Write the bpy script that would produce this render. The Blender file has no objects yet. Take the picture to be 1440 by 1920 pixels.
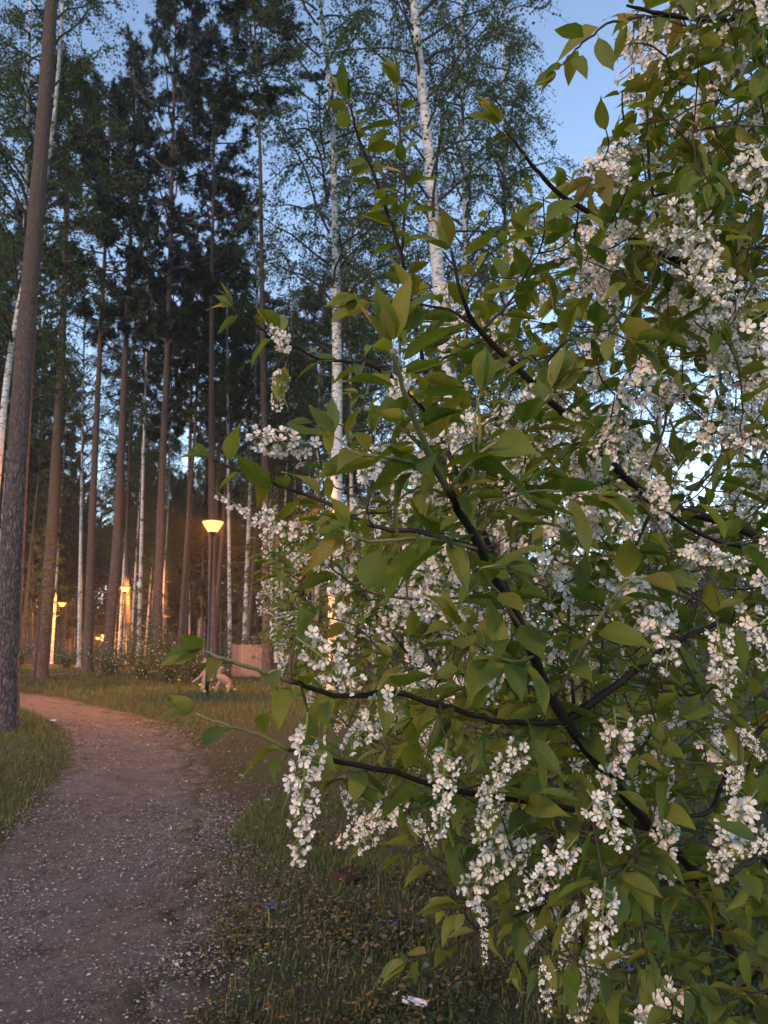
import bpy, math, random
import numpy as np
from mathutils import Vector, Matrix

random.seed(7)
rng = np.random.default_rng(7)
S = bpy.context.scene
COL = S.collection
R = math.radians

# ------------------------------------------------------------------ camera
PITCH, FPX, CAMZ = R(9.2), 1442.0, 1.5
cd = bpy.data.cameras.new('camera'); cam = bpy.data.objects.new('camera', cd); COL.objects.link(cam)
cd.sensor_fit = 'VERTICAL'; cd.sensor_height = 36.0; cd.lens = 36.0 * FPX / 1920
cd.clip_start = 0.05; cd.clip_end = 3000
cd.dof.use_dof = True; cd.dof.focus_distance = 1.05; cd.dof.aperture_fstop = 16.0
cam.location = (0, 0, CAMZ); cam.rotation_euler = (R(90) + PITCH, 0, 0)
S.camera = cam

# ------------------------------------------------------------------ sky, sun, exposure
SUN_EL, SUN_AZ = R(22), R(208)          # azimuth clockwise from +Y: low, behind the camera and to its left
w = bpy.data.worlds.new('World'); S.world = w; w.use_nodes = True
wn = w.node_tree; wn.nodes.clear()
wo = wn.nodes.new('ShaderNodeOutputWorld'); wb = wn.nodes.new('ShaderNodeBackground')
sk = wn.nodes.new('ShaderNodeTexSky'); sk.sky_type = 'NISHITA'; sk.sun_disc = False
sk.sun_elevation = SUN_EL; sk.sun_rotation = SUN_AZ
sk.altitude = 0; sk.air_density = 1.0; sk.dust_density = 0.0; sk.ozone_density = 4.0
wb.inputs[1].default_value = 0.15
tint = wn.nodes.new('ShaderNodeMix'); tint.data_type = 'RGBA'; tint.blend_type = 'MULTIPLY'; tint.inputs[0].default_value = 1.0
tint.inputs[7].default_value = (1.40, 1.12, 0.93, 1)      # dusk: the whole sky a little more violet
wn.links.new(sk.outputs[0], tint.inputs[6]); wn.links.new(tint.outputs[2], wb.inputs[0]); wn.links.new(wb.outputs[0], wo.inputs[0])
sd = bpy.data.lights.new('sun', 'SUN'); sun = bpy.data.objects.new('sun', sd); COL.objects.link(sun)
sd.energy = 1.1; sd.angle = R(4); sd.color = (1.0, 0.61, 0.41)
sdir = Vector((math.sin(SUN_AZ) * math.cos(SUN_EL), math.cos(SUN_AZ) * math.cos(SUN_EL), math.sin(SUN_EL)))
sun.rotation_euler = sdir.to_track_quat('Z', 'Y').to_euler()
S.view_settings.view_transform = 'Standard'; S.view_settings.look = 'None'
S.view_settings.exposure = 1.2; S.view_settings.gamma = 1.0; S.view_settings.use_curve_mapping = False
S.cycles.use_denoising = True
S.cycles.max_bounces = 6; S.cycles.transparent_max_bounces = 8
S.cycles.sample_clamp_indirect = 4.0

# ------------------------------------------------------------------ geometry of the view: picture point -> point of the place
CP, SP = math.cos(PITCH), math.sin(PITCH)
def ray(px, py):
    a = (px - 720) / FPX; b = -(py - 960) / FPX
    return np.array([a, CP - b * SP, SP + b * CP])
def P(px, py, d):            # point at depth d along the view axis
    return np.array([0, 0, CAMZ]) + ray(px, py) * d
def PY(px, py, y):           # point in the vertical plane at distance y
    r = ray(px, py); return np.array([0, 0, CAMZ]) + r * (y / r[1])
def sstep(a, b, x):
    t = np.clip((np.asarray(x, float) - a) / (b - a), 0, 1); return t * t * (3 - 2 * t)
def terr(x, y):
    x = np.asarray(x, float); y = np.asarray(y, float)
    z = 0.025 * np.sin(x * 1.3 + 0.7 * y) + 0.03 * np.sin(0.55 * y - 0.4 * x + 1) + 0.012 * np.sin(3.1 * x + 1.7) * np.sin(2.7 * y)
    z = z * sstep(2, 8, np.abs(y) + np.abs(x)) 
    z = z + 0.10 * np.sin(x * 0.21 + 2) * np.sin(y * 0.17) * sstep(12, 30, y)
    return z - 3.0 * sstep(42, 92, y)
def G(px, py):
    r = ray(px, py); t = -CAMZ / r[2]
    for _ in range(8):
        p = r * t; t = (float(terr(p[0], p[1])) - CAMZ) / r[2]
    p = np.array([0, 0, CAMZ]) + r * t
    return p
def project(p):
    p = np.asarray(p, float) - np.array([0, 0, CAMZ])
    d = p[..., 1] * CP + p[..., 2] * SP; u = -p[..., 1] * SP + p[..., 2] * CP
    return 720 + FPX * p[..., 0] / d, 960 - FPX * u / d, d

# ------------------------------------------------------------------ mesh helpers
class MB:
    """collects triangles"""
    def __init__(s): s.v = []; s.f = []; s.m = []; s.r = []; s.uv = []; s.n = 0
    def add(s, v, f, m=0, r=0.0, uv=None):
        v = np.asarray(v, float).reshape(-1, 3); f = np.asarray(f, int).reshape(-1, 3)
        s.v.append(v); s.f.append(f + s.n); s.n += len(v)
        s.m.append(np.full(len(f), m) if np.isscalar(m) else np.asarray(m))
        s.r.append(np.full(len(v), r, float) if np.isscalar(r) else np.asarray(r, float))
        s.uv.append(np.zeros((len(v), 2)) if uv is None else np.asarray(uv, float))
    def mesh(s, name, mats, smooth=True):
        V = np.concatenate(s.v); F = np.concatenate(s.f); M = np.concatenate(s.m); Rn = np.concatenate(s.r); UV = np.concatenate(s.uv)
        me = bpy.data.meshes.new(name)
        me.vertices.add(len(V)); me.vertices.foreach_set('co', V.astype(np.float32).ravel())
        me.loops.add(len(F) * 3); me.loops.foreach_set('vertex_index', F.astype(np.int32).ravel())
        me.polygons.add(len(F)); me.polygons.foreach_set('loop_start', np.arange(0, len(F) * 3, 3, dtype=np.int32))
        me.polygons.foreach_set('material_index', M.astype(np.int32))
        me.polygons.foreach_set('use_smooth', np.full(len(F), smooth))
        a = me.attributes.new('rnd', 'FLOAT', 'POINT'); a.data.foreach_set('value', Rn.astype(np.float32))
        u = me.uv_layers.new(name='UVMap'); u.data.foreach_set('uv', UV[F.ravel()].astype(np.float32).ravel())
        me.update(calc_edges=True); me.validate()
        for m in (mats if isinstance(mats, (list, tuple)) else [mats]): me.materials.append(m)
        return me
    def obj(s, name, mats, parent=None, smooth=True):
        return link(name, s.mesh(name, mats, smooth), parent)
def link(name, data, parent=None, loc=None):
    o = bpy.data.objects.new(name, data); COL.objects.link(o)
    if parent is not None: o.parent = parent
    if loc is not None: o.location = loc
    return o
def thing(name, label, cat, loc=(0, 0, 0), rz=0.0, group=None):
    o = bpy.data.objects.new(name, None); COL.objects.link(o); o.empty_display_size = 0.2
    o.location = loc; o.rotation_euler = (0, 0, rz)
    return tag(o, label, cat, group)
def tag(o, label=None, cat=None, group=None, kind=None):
    if label: o['label'] = label
    if cat: o['category'] = cat
    if group: o['group'] = group
    if kind: o['kind'] = kind
    return o
def catmull(pts, k=6):
    pts = np.asarray(pts, float); n = len(pts)
    if n < 3: return pts[0] + (pts[-1] - pts[0]) * np.linspace(0, 1, k + 1)[:, None]
    ext = np.vstack([2 * pts[0] - pts[1], pts, 2 * pts[-1] - pts[-2]]); out = []
    for i in range(1, n):
        p0, p1, p2, p3 = ext[i - 1], ext[i], ext[i + 1], ext[i + 2]
        for t in np.linspace(0, 1, k, endpoint=False):
            out.append(0.5 * (2 * p1 + (p2 - p0) * t + (2 * p0 - 5 * p1 + 4 * p2 - p3) * t * t + (3 * p1 - p0 - 3 * p2 + p3) * t ** 3))
    out.append(pts[-1]); return np.array(out)
def nrm(v): v = np.asarray(v, float); return v / max(np.linalg.norm(v), 1e-9)
def tube(mb, pts, rad, seg=6, m=0, r=0.0, cap=True):
    pts = np.asarray(pts, float); n = len(pts); rad = np.broadcast_to(np.asarray(rad, float), (n,))
    tan = np.gradient(pts, axis=0); tan /= np.maximum(np.linalg.norm(tan, axis=1), 1e-9)[:, None]
    ref = np.array([0, 0, 1.0]) if abs(tan[:, 2]).mean() < 0.8 else np.array([1.0, 0, 0])
    s = np.cross(tan, ref); s /= np.maximum(np.linalg.norm(s, axis=1), 1e-9)[:, None]; b = np.cross(tan, s)
    an = np.arange(seg) * 2 * math.pi / seg
    V = (pts[:, None] + rad[:, None, None] * (np.cos(an)[None, :, None] * s[:, None] + np.sin(an)[None, :, None] * b[:, None])).reshape(-1, 3)
    F = []
    for i in range(n - 1):
        for j in range(seg):
            a0 = i * seg + j; a1 = i * seg + (j + 1) % seg
            F += [(a0, a1, a1 + seg), (a0, a1 + seg, a0 + seg)]
    if cap and seg > 2:
        V = np.vstack([V, pts[0], pts[-1]]); c0 = n * seg
        for j in range(seg):
            F.append((c0, (j + 1) % seg, j)); F.append((c0 + 1, (n - 1) * seg + j, (n - 1) * seg + (j + 1) % seg))
    mb.add(V, F, m, r)
def instance(mb, tv, tf, Rm, T, tm=0, r=None, uv=None):
    """N copies of a template: Rm (N,3,3) columns are the axes, T (N,3)"""
    N = len(T); k = len(tv)
    V = np.einsum('nij,kj->nki', Rm, tv) + T[:, None]
    F = (np.asarray(tf)[None] + (np.arange(N) * k)[:, None, None]).reshape(-1, 3)
    mb.add(V.reshape(-1, 3), F, np.tile(np.broadcast_to(tm, (len(tf),)), N), 0.0 if r is None else np.repeat(r, k), None if uv is None else np.tile(uv, (N, 1)))
def rand_rot(N):
    q = rng.normal(size=(N, 4)); q /= np.linalg.norm(q, axis=1)[:, None]; a, b, c, d = q.T
    return np.stack([np.stack([1 - 2 * (c * c + d * d), 2 * (b * c - a * d), 2 * (b * d + a * c)], 1),
                     np.stack([2 * (b * c + a * d), 1 - 2 * (b * b + d * d), 2 * (c * d - a * b)], 1),
                     np.stack([2 * (b * d - a * c), 2 * (c * d + a * b), 1 - 2 * (b * b + c * c)], 1)], 1)
def frame(y, zh):
    """axes with Y along y and Z near zh; arrays (N,3)"""
    y = y / np.maximum(np.linalg.norm(y, axis=-1, keepdims=True), 1e-9)
    x = np.cross(y, zh); x /= np.maximum(np.linalg.norm(x, axis=-1, keepdims=True), 1e-9)
    z = np.cross(x, y); return np.stack([x, y, z], -1)
def box(mb, x0, x1, y0, y1, z0, z1, m=0, r=0.0):
    v = [(x, y, z) for x in (x0, x1) for y in (y0, y1) for z in (z0, z1)]
    q = [(0, 1, 3, 2), (4, 6, 7, 5), (0, 4, 5, 1), (2, 3, 7, 6), (0, 2, 6, 4), (1, 5, 7, 3)]
    mb.add(v, [t for a, b, c, d in q for t in ((a, b, c), (a, c, d))], m, r)
def lathe(mb, prof, seg=24, m=0):
    V = [(r * math.cos(2 * math.pi * j / seg), r * math.sin(2 * math.pi * j / seg), z) for r, z in prof for j in range(seg)]
    F = []
    for i in range(len(prof) - 1):
        for j in range(seg):
            a = i * seg + j; b = i * seg + (j + 1) % seg
            F += [(a, b, b + seg), (a, b + seg, a + seg)]
    mb.add(V, F, m)

# ------------------------------------------------------------------ materials
def mat(name): 
    m = bpy.data.materials.new(name); m.use_nodes = True; nt = m.node_tree; nt.nodes.clear()
    return m, nt, nt.nodes, nt.links
def N(nt, t, **kw):
    n = nt.nodes.new(t)
    for k, v in kw.items():
        if k in n.inputs: n.inputs[k].default_value = v
        else: setattr(n, k, v)
    return n
def ramp(nt, fac, stops):
    n = nt.nodes.new('ShaderNodeValToRGB'); e = n.color_ramp.elements
    while len(e) < len(stops): e.new(0.5)
    for i, (p, c) in enumerate(stops): e[i].position = p; e[i].color = (*c, 1)
    nt.links.new(fac, n.inputs[0]); return n.outputs[0]
def mixc(nt, fac, a, b, mode='MIX'):
    n = nt.nodes.new('ShaderNodeMix'); n.data_type = 'RGBA'; n.blend_type = mode
    for s, v in ((n.inputs[0], fac), (n.inputs[6], a), (n.inputs[7], b)):
        if hasattr(v, 'is_output'): nt.links.new(v, s)
        else: s.default_value = v if isinstance(v, (int, float)) else (*v, 1)
    return n.outputs[2]
def math_(nt, op, a, b=0.0, c=None):
    n = nt.nodes.new('ShaderNodeMath'); n.operation = op
    for i, v in enumerate((a, b) if c is None else (a, b, c)):
        if hasattr(v, 'is_output'): nt.links.new(v, n.inputs[i])
        else: n.inputs[i].default_value = v
    return n.outputs[0]
def noise(nt, vec, scale, detail=4, rough=0.6):
    n = N(nt, 'ShaderNodeTexNoise', Scale=scale, Detail=detail, Roughness=rough)
    if vec is not None: nt.links.new(vec, n.inputs['Vector'])
    return n.outputs[0]
def coords(nt, kind='Object', scale=(1, 1, 1)):
    tc = nt.nodes.new('ShaderNodeTexCoord'); mp = nt.nodes.new('ShaderNodeMapping'); mp.inputs['Scale'].default_value = scale
    nt.links.new(tc.outputs[kind], mp.inputs[0]); return mp.outputs[0]
def principled(nt, color, rough=0.8, spec=0.3, height=None, dist=0.01, strength=0.6):
    p = N(nt, 'ShaderNodeBsdfPrincipled', Roughness=rough); p.inputs['Specular IOR Level'].default_value = spec
    if hasattr(color, 'is_output'): nt.links.new(color, p.inputs['Base Color'])
    else: p.inputs['Base Color'].default_value = (*color, 1)
    if height is not None:
        b = N(nt, 'ShaderNodeBump', Strength=strength, Distance=dist); nt.links.new(height, b.inputs['Height']); nt.links.new(b.outputs[0], p.inputs['Normal'])
    return p
def out(nt, sh):
    o = nt.nodes.new('ShaderNodeOutputMaterial'); nt.links.new(sh, o.inputs[0])
def rnd_value(nt):
    a = N(nt, 'ShaderNodeAttribute', attribute_name='rnd'); oi = nt.nodes.new('ShaderNodeObjectInfo')
    return math_(nt, 'FRACT', math_(nt, 'ADD', a.outputs['Fac'], oi.outputs['Random']))

def simple(name, col, rough=0.7, spec=0.3, var=0.25, scale=8):
    m, nt, n, l = mat(name); f = noise(nt, coords(nt), scale)
    c = mixc(nt, f, tuple(x * (1 - var) for x in col), tuple(min(1, x * (1 + var)) for x in col))
    out(nt, principled(nt, c, rough, spec, f, 0.002).outputs[0]); return m

def leaf_mat(name, stops, trans, tmix=0.28, rough=0.48, spec=0.35, veins=True):
    m, nt, n, l = mat(name); rv = rnd_value(nt)
    c = ramp(nt, rv, stops); h = None
    if veins:
        uv = N(nt, 'ShaderNodeUVMap'); sx = n.new('ShaderNodeSeparateXYZ'); l.new(uv.outputs[0], sx.inputs[0])
        ax = math_(nt, 'ABSOLUTE', sx.outputs[0])
        s = math_(nt, 'SUBTRACT', math_(nt, 'MULTIPLY', sx.outputs[1], 11.0), math_(nt, 'MULTIPLY', ax, 3.2))
        d = math_(nt, 'ABSOLUTE', math_(nt, 'SUBTRACT', math_(nt, 'FRACT', s), 0.5))
        side = math_(nt, 'SMOOTH_MIN', math_(nt, 'MULTIPLY', d, 5.0), math_(nt, 'MULTIPLY', ax, 11.0), 0.3)
        vein = math_(nt, 'SUBTRACT', 1.0, math_(nt, 'MINIMUM', side, 1.0))
        c = mixc(nt, math_(nt, 'MULTIPLY', vein, 0.16), c, (0.24, 0.27, 0.09))
        h = math_(nt, 'SUBTRACT', math_(nt, 'MULTIPLY', noise(nt, coords(nt), 260, 2), 0.2), vein)
        nz = noise(nt, coords(nt), 35, 3)
        c = mixc(nt, math_(nt, 'MULTIPLY', nz, 0.5), c, (0.06, 0.075, 0.02))
    p = principled(nt, c, rough, spec, h, 0.0006, 0.5)
    t = n.new('ShaderNodeBsdfTranslucent'); l.new(mixc(nt, 1.0, c, trans, 'MULTIPLY'), t.inputs[0])
    mx = n.new('ShaderNodeMixShader'); mx.inputs[0].default_value = tmix; l.new(p.outputs[0], mx.inputs[1]); l.new(t.outputs[0], mx.inputs[2])
    out(nt, mx.outputs[0]); return m

M = {}
M['leaf'] = leaf_mat('cherry_leaf', [(0.0, (0.060, 0.098, 0.020)), (0.35, (0.105, 0.142, 0.022)), (0.7, (0.165, 0.185, 0.028)), (0.92, (0.20, 0.19, 0.032)), (1.0, (0.18, 0.12, 0.028))], (2.0, 2.1, 0.6), 0.36, 0.52, 0.25)
M['birch_leaf'] = leaf_mat('birch_leaf', [(0, (0.03, 0.052, 0.020)), (1, (0.08, 0.112, 0.036))], (1.6, 1.9, 0.8), 0.3, 0.6, 0.2, False)
M['pine_needle'] = leaf_mat('pine_needle', [(0, (0.012, 0.022, 0.016)), (1, (0.03, 0.045, 0.026))], (1, 1, 1), 0.1, 0.6, 0.2, False)
M['larch_needle'] = leaf_mat('larch_needle', [(0, (0.09, 0.10, 0.03)), (1, (0.16, 0.15, 0.05))], (1.4, 1.4, .8), 0.25, 0.6, 0.2, False)
M['shrub_leaf'] = leaf_mat('shrub_leaf', [(0, (0.04, 0.06, 0.020)), (1, (0.10, 0.12, 0.035))], (1.5, 1.6, .7), 0.25, 0.6, 0.2, False)
M['grass'] = leaf_mat('grass_blade', [(0, (0.045, 0.065, 0.018)), (0.7, (0.095, 0.12, 0.034)), (1, (0.19, 0.17, 0.07))], (1.4, 1.5, .7), 0.25, 0.6, 0.2, False)
M['cover'] = leaf_mat('ground_cover_leaf', [(0, (0.015, 0.026, 0.010)), (0.7, (0.038, 0.054, 0.018)), (0.88, (0.09, 0.075, 0.045)), (1, (0.19, 0.15, 0.11))], (1.3, 1.4, .7), 0.2, 0.55, 0.3, False)

def petal_mat():
    m, nt, n, l = mat('cherry_petal'); rv = rnd_value(nt)
    c = ramp(nt, rv, [(0, (0.80, 0.75, 0.69)), (0.8, (0.86, 0.81, 0.75)), (1, (0.84, 0.70, 0.62))])
    p = principled(nt, c, 0.55, 0.2, noise(nt, coords(nt), 900, 2), 0.0004, 0.4)
    t = n.new('ShaderNodeBsdfTranslucent'); t.inputs[0].default_value = (0.8, 0.77, 0.72, 1)
    mx = n.new('ShaderNodeMixShader'); mx.inputs[0].default_value = 0.3; l.new(p.outputs[0], mx.inputs[1]); l.new(t.outputs[0], mx.inputs[2])
    out(nt, mx.outputs[0]); return m
M['petal'] = petal_mat()
M['centre'] = simple('flower_centre', (0.40, 0.27, 0.05), 0.7, 0.2, 0.4, 300)
M['stalk'] = simple('flower_stalk', (0.16, 0.19, 0.06), 0.6, 0.3, 0.3, 60)
def cherry_bark():
    m, nt, n, l = mat('cherry_bark'); v = coords(nt)
    f = noise(nt, v, 60, 5); g = noise(nt, v, 9, 3)
    c = mixc(nt, g, (0.008, 0.006, 0.005), (0.026, 0.018, 0.014)); vo = N(nt, 'ShaderNodeTexVoronoi', Scale=240.0); l.new(v, vo.inputs['Vector'])
    lt = math_(nt, 'LESS_THAN', vo.outputs['Distance'], 0.22)
    c = mixc(nt, math_(nt, 'MULTIPLY', lt, 0.5), c, (0.06, 0.045, 0.033))
    out(nt, principled(nt, c, 0.65, 0.3, f, 0.002, 0.7).outputs[0]); return m
M['cherry_bark'] = cherry_bark()
M['twig'] = simple('young_twig', (0.045, 0.032, 0.018), 0.6, 0.3, 0.4, 30)
M['green_twig'] = simple('green_shoot', (0.19, 0.18, 0.075), 0.6, 0.3, 0.3, 40)
def pine_bark():
    m, nt, n, l = mat('pine_bark'); v = coords(nt, 'Object', (1, 1, 0.22))
    vo = N(nt, 'ShaderNodeTexVoronoi', feature='DISTANCE_TO_EDGE', Scale=27.0)
    wv = n.new('ShaderNodeVectorMath'); wv.operation = 'ADD'; nz = N(nt, 'ShaderNodeTexNoise', Scale=9.0, Detail=4.0); l.new(v, nz.inputs['Vector'])
    sc = n.new('ShaderNodeVectorMath'); sc.operation = 'SCALE'; sc.inputs['Scale'].default_value = 0.16; l.new(nz.outputs['Color'], sc.inputs[0])
    l.new(v, wv.inputs[0]); l.new(sc.outputs[0], wv.inputs[1]); l.new(wv.outputs[0], vo.inputs['Vector'])
    plate = math_(nt, 'MINIMUM', math_(nt, 'MULTIPLY', vo.outputs['Distance'], 5.5), 1.0)
    f = noise(nt, coords(nt, 'Object', (1, 1, 0.4)), 30, 6, 0.7)
    tc = n.new('ShaderNodeTexCoord'); sx = n.new('ShaderNodeSeparateXYZ'); l.new(tc.outputs['Object'], sx.inputs[0])
    hi = N(nt, 'ShaderNodeMapRange', interpolation_type='SMOOTHSTEP'); l.new(math_(nt, 'ADD', sx.outputs[2], math_(nt, 'MULTIPLY', nz.outputs[0], 3.0)), hi.inputs[0]); hi.inputs[1].default_value = 4.0; hi.inputs[2].default_value = 9.5
    low = mixc(nt, plate, (0.045, 0.034, 0.030), mixc(nt, ramp(nt, f, [(.36, (0, 0, 0)), (.66, (1, 1, 1))]), (0.045, 0.035, 0.033), (0.22, 0.178, 0.168)))
    up = mixc(nt, f, (0.055, 0.041, 0.035), (0.155, 0.117, 0.098)); up = mixc(nt, math_(nt, 'MULTIPLY', plate, 0.6), mixc(nt, 0.5, up, (0.1, 0.07, 0.05)), up)
    c = mixc(nt, hi.outputs[0], low, up)
    h = math_(nt, 'ADD', math_(nt, 'MULTIPLY', plate, 0.8), math_(nt, 'MULTIPLY', f, 0.8))
    out(nt, principled(nt, c, 0.9, 0.15, h, 0.025, 0.8).outputs[0]); return m
M['pine_bark'] = pine_bark()
def birch_bark():
    m, nt, n, l = mat('birch_bark')
    a = noise(nt, coords(nt, 'Object', (2.2, 2.2, 16)), 2.4, 4, 0.65); b = noise(nt, coords(nt, 'Object', (1, 1, 0.8)), 2.6, 4, 0.6); fine = noise(nt, coords(nt, 'Object', (1, 1, 4)), 22, 5)
    c = mixc(nt, fine, (0.42, 0.41, 0.40), (0.68, 0.66, 0.65))
    k1 = ramp(nt, a, [(0.54, (0, 0, 0)), (0.60, (1, 1, 1))]); c = mixc(nt, k1, c, (0.075, 0.065, 0.06))
    k2 = ramp(nt, b, [(0.59, (0, 0, 0)), (0.66, (1, 1, 1))]); c = mixc(nt, k2, c, (0.06, 0.052, 0.05))
    out(nt, principled(nt, c, 0.75, 0.25, math_(nt, 'SUBTRACT', fine, k1), 0.01, 0.5).outputs[0]); return m
M['birch_bark'] = birch_bark()
M['birch_twig'] = simple('birch_twig', (0.045, 0.034, 0.032), 0.8, 0.2, 0.3, 5)
M['dead_wood'] = simple('dead_branch', (0.09, 0.075, 0.065), 0.9, 0.2, 0.3, 12)
M['black_metal'] = simple('black_painted_metal', (0.012, 0.012, 0.013), 0.45, 0.4, 0.2, 20)
M['peeled'] = simple('peeled_wood', (0.19, 0.14, 0.115), 0.7, 0.25, 0.3, 7)
M['board'] = simple('pale_board', (0.27, 0.19, 0.16), 0.75, 0.25, 0.25, 5)
M['white_bark'] = simple('fallen_birch_bark', (0.62, 0.6, 0.57), 0.8, 0.2, 0.4, 40)
M['stump'] = simple('rotten_red_wood', (0.045, 0.024, 0.018), 0.95, 0.1, 0.6, 18)
M['blue_petal'] = simple('blue_petal', (0.085, 0.08, 0.42), 0.6, 0.2, 0.25, 60)
M['yellow_petal'] = simple('yellow_petal', (0.62, 0.46, 0.10), 0.6, 0.2, 0.2, 60)
M['litter'] = leaf_mat('litter', [(0, (0.035, 0.026, 0.018)), (0.55, (0.12, 0.09, 0.062)), (0.85, (0.26, 0.21, 0.165)), (1, (0.55, 0.5, 0.44))], (1, 1, 1), 0.02, 0.8, 0.2, False)
M['chip'] = leaf_mat('stone_chip', [(0, (0.10, 0.085, 0.075)), (0.65, (0.24, 0.21, 0.19)), (0.9, (0.42, 0.39, 0.36)), (1, (0.66, 0.63, 0.6))], (1, 1, 1), 0.0, 0.75, 0.3, False)
def glow_mat():
    m, nt, n, l = mat('lamp_glass'); e = N(nt, 'ShaderNodeEmission', Strength=3.4); e.inputs[0].default_value = (1.0, 0.33, 0.075, 1)
    t = n.new('ShaderNodeBsdfTransparent'); mx = n.new('ShaderNodeMixShader'); mx.inputs[0].default_value = 0.4
    l.new(t.outputs[0], mx.inputs[1]); l.new(e.outputs[0], mx.inputs[2]); out(nt, mx.outputs[0]); return m
M['glow'] = glow_mat()
def floor_mat():
    m, nt, n, l = mat('forest_floor'); v = coords(nt)
    a = noise(nt, v, 0.9, 5, 0.65); b = noise(nt, v, 14, 6, 0.7); c0 = noise(nt, v, 90, 4, 0.7)
    earth = mixc(nt, b, (0.028, 0.022, 0.017), (0.10, 0.082, 0.062)); moss = mixc(nt, b, (0.022, 0.034, 0.013), (0.065, 0.085, 0.030))
    c = mixc(nt, ramp(nt, a, [(0.34, (0, 0, 0)), (0.52, (1, 1, 1))]), earth, moss)
    vo = N(nt, 'ShaderNodeTexVoronoi', Scale=42.0); l.new(v, vo.inputs['Vector'])
    k = math_(nt, 'LESS_THAN', vo.outputs['Distance'], 0.26)
    c = mixc(nt, math_(nt, 'MULTIPLY', k, c0), c, (0.19, 0.155, 0.12))
    # trodden earth with grit, where the walkers' feet have worn the floor bare
    pa = noise(nt, v, 1.7, 6, 0.65); pb = noise(nt, v, 24, 6, 0.75); pd = noise(nt, v, 5.5, 5, 0.7)
    t = mixc(nt, pa, (0.130, 0.108, 0.096), (0.30, 0.262, 0.240)); t = mixc(nt, pb, mixc(nt, 0.65, t, (0.035, 0.026, 0.021)), t)
    t = mixc(nt, ramp(nt, pd, [(0.5, (0, 0, 0)), (0.68, (.75, .75, .75))]), t, (0.05, 0.038, 0.028))
    for sc_, th, cc in ((70.0, .30, (0.34, 0.30, 0.27)), (170.0, .33, (0.27, 0.235, 0.21))):
        v2 = N(nt, 'ShaderNodeTexVoronoi', Scale=sc_); l.new(v, v2.inputs['Vector'])
        k2 = math_(nt, 'LESS_THAN', v2.outputs['Distance'], th); sel = math_(nt, 'MULTIPLY', ramp(nt, v2.outputs['Color'], [(0.42, (0, 0, 0)), (0.72, (1, 1, 1))]), ramp(nt, noise(nt, v, 2.6, 4, 0.6), [(0.38, (.08, .08, .08)), (0.62, (1, 1, 1))]))
        t = mixc(nt, math_(nt, 'MULTIPLY', k2, sel), t, cc)
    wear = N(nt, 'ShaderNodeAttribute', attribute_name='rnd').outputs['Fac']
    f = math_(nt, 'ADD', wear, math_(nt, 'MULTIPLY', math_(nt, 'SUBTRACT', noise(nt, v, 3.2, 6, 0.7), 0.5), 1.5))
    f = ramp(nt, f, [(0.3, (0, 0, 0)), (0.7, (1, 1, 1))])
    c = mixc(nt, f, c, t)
    h = math_(nt, 'ADD', math_(nt, 'ADD', b, c0), math_(nt, 'MULTIPLY', pb, 0.8))
    out(nt, principled(nt, c, 0.95, 0.1, h, 0.03, 0.9).outputs[0]); return m
M['ground'] = floor_mat(); M['path'] = M['ground']

# ------------------------------------------------------------------ ground and path
def grid_mesh(xs, ys, zf):
    X, Y = np.meshgrid(xs, ys); V = np.stack([X, Y, zf(X, Y)], -1).reshape(-1, 3); nx = len(xs); F = []
    i = (np.arange(len(ys) - 1)[:, None] * nx + np.arange(nx - 1)[None]).ravel()
    F = np.concatenate([np.stack([i, i + 1, i + nx + 1], 1), np.stack([i, i + nx + 1, i + nx], 1)])
    return V, F
def axis(dense0, dense1, step, far):
    a = list(np.arange(dense0, dense1, step)); s = step
    x = dense1
    while x < far: a.append(x); s *= 1.25; x += s
    a.append(far); s = step; x = dense0 - step; lo = []
    while x > -far: lo.append(x); s *= 1.25; x -= s
    lo.append(-far); return np.array(lo[::-1] + a)
# centre line of the path (x, y, half width)
PATH = np.array([(-1.95, -6, .95), (-1.9, -1, .95), (-1.78, 2.0, .93), (-1.74, 3.3, .92), (-1.76, 4.6, .80), (-1.98, 5.8, .77), (-2.44, 7.8, .74), (-3.12, 10.05, .74), (-4.0, 12.3, .78), (-4.75, 13.9, .84), (-5.7, 15.4, .84), (-7.3, 17.3, .74), (-9.3, 20.0, .68), (-12.0, 22.6, .7), (-14.4, 25.0, .7), (-15.6, 27.5, .7), (-14.4, 30.6, .7), (-12.4, 32.2, .7), (-10, 33.3, .7), (-8, 35.5, .7), (-8, 40, .7)])
PC = catmull(PATH, 8)
PCS = PC[:, :2]
def path_d(x, y):
    """distance from the path centre line relative to its half width"""
    x = np.asarray(x, float).ravel(); y = np.asarray(y, float).ravel(); o = np.empty(len(x))
    for s in range(0, len(x), 20000):
        d = np.hypot(x[s:s + 20000, None] - PCS[None, :, 0], y[s:s + 20000, None] - PCS[None, :, 1]); j = d.argmin(1)
        o[s:s + 20000] = d[np.arange(len(j)), j] / PC[j, 2]
    return o
mb = MB(); V, F = grid_mesh(axis(-14, 8, 0.22, 3200), axis(0, 36, 0.22, 3200), terr)
dd = path_d(V[:, 0], V[:, 1]); V[:, 2] -= 0.03 * (1 - sstep(0.7, 1.25, dd)) * (V[:, 1] < 45)
mb.add(V, F, 0, (1 - sstep(.70, 1.30, dd)) * (V[:, 1] < 45)); g = mb.obj('ground', M['ground']); tag(g, kind='structure')
mb = MB(); n = len(PC); tan = np.gradient(PCS, axis=0); tan /= np.linalg.norm(tan, axis=1)[:, None]; sd_ = np.stack([tan[:, 1], -tan[:, 0]], 1)
fine = catmull(np.column_stack([PC]), 3); tan = np.gradient(fine[:, :2], axis=0); tan /= np.linalg.norm(tan, axis=1)[:, None]; sd_ = np.stack([tan[:, 1], -tan[:, 0]], 1)
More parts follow.
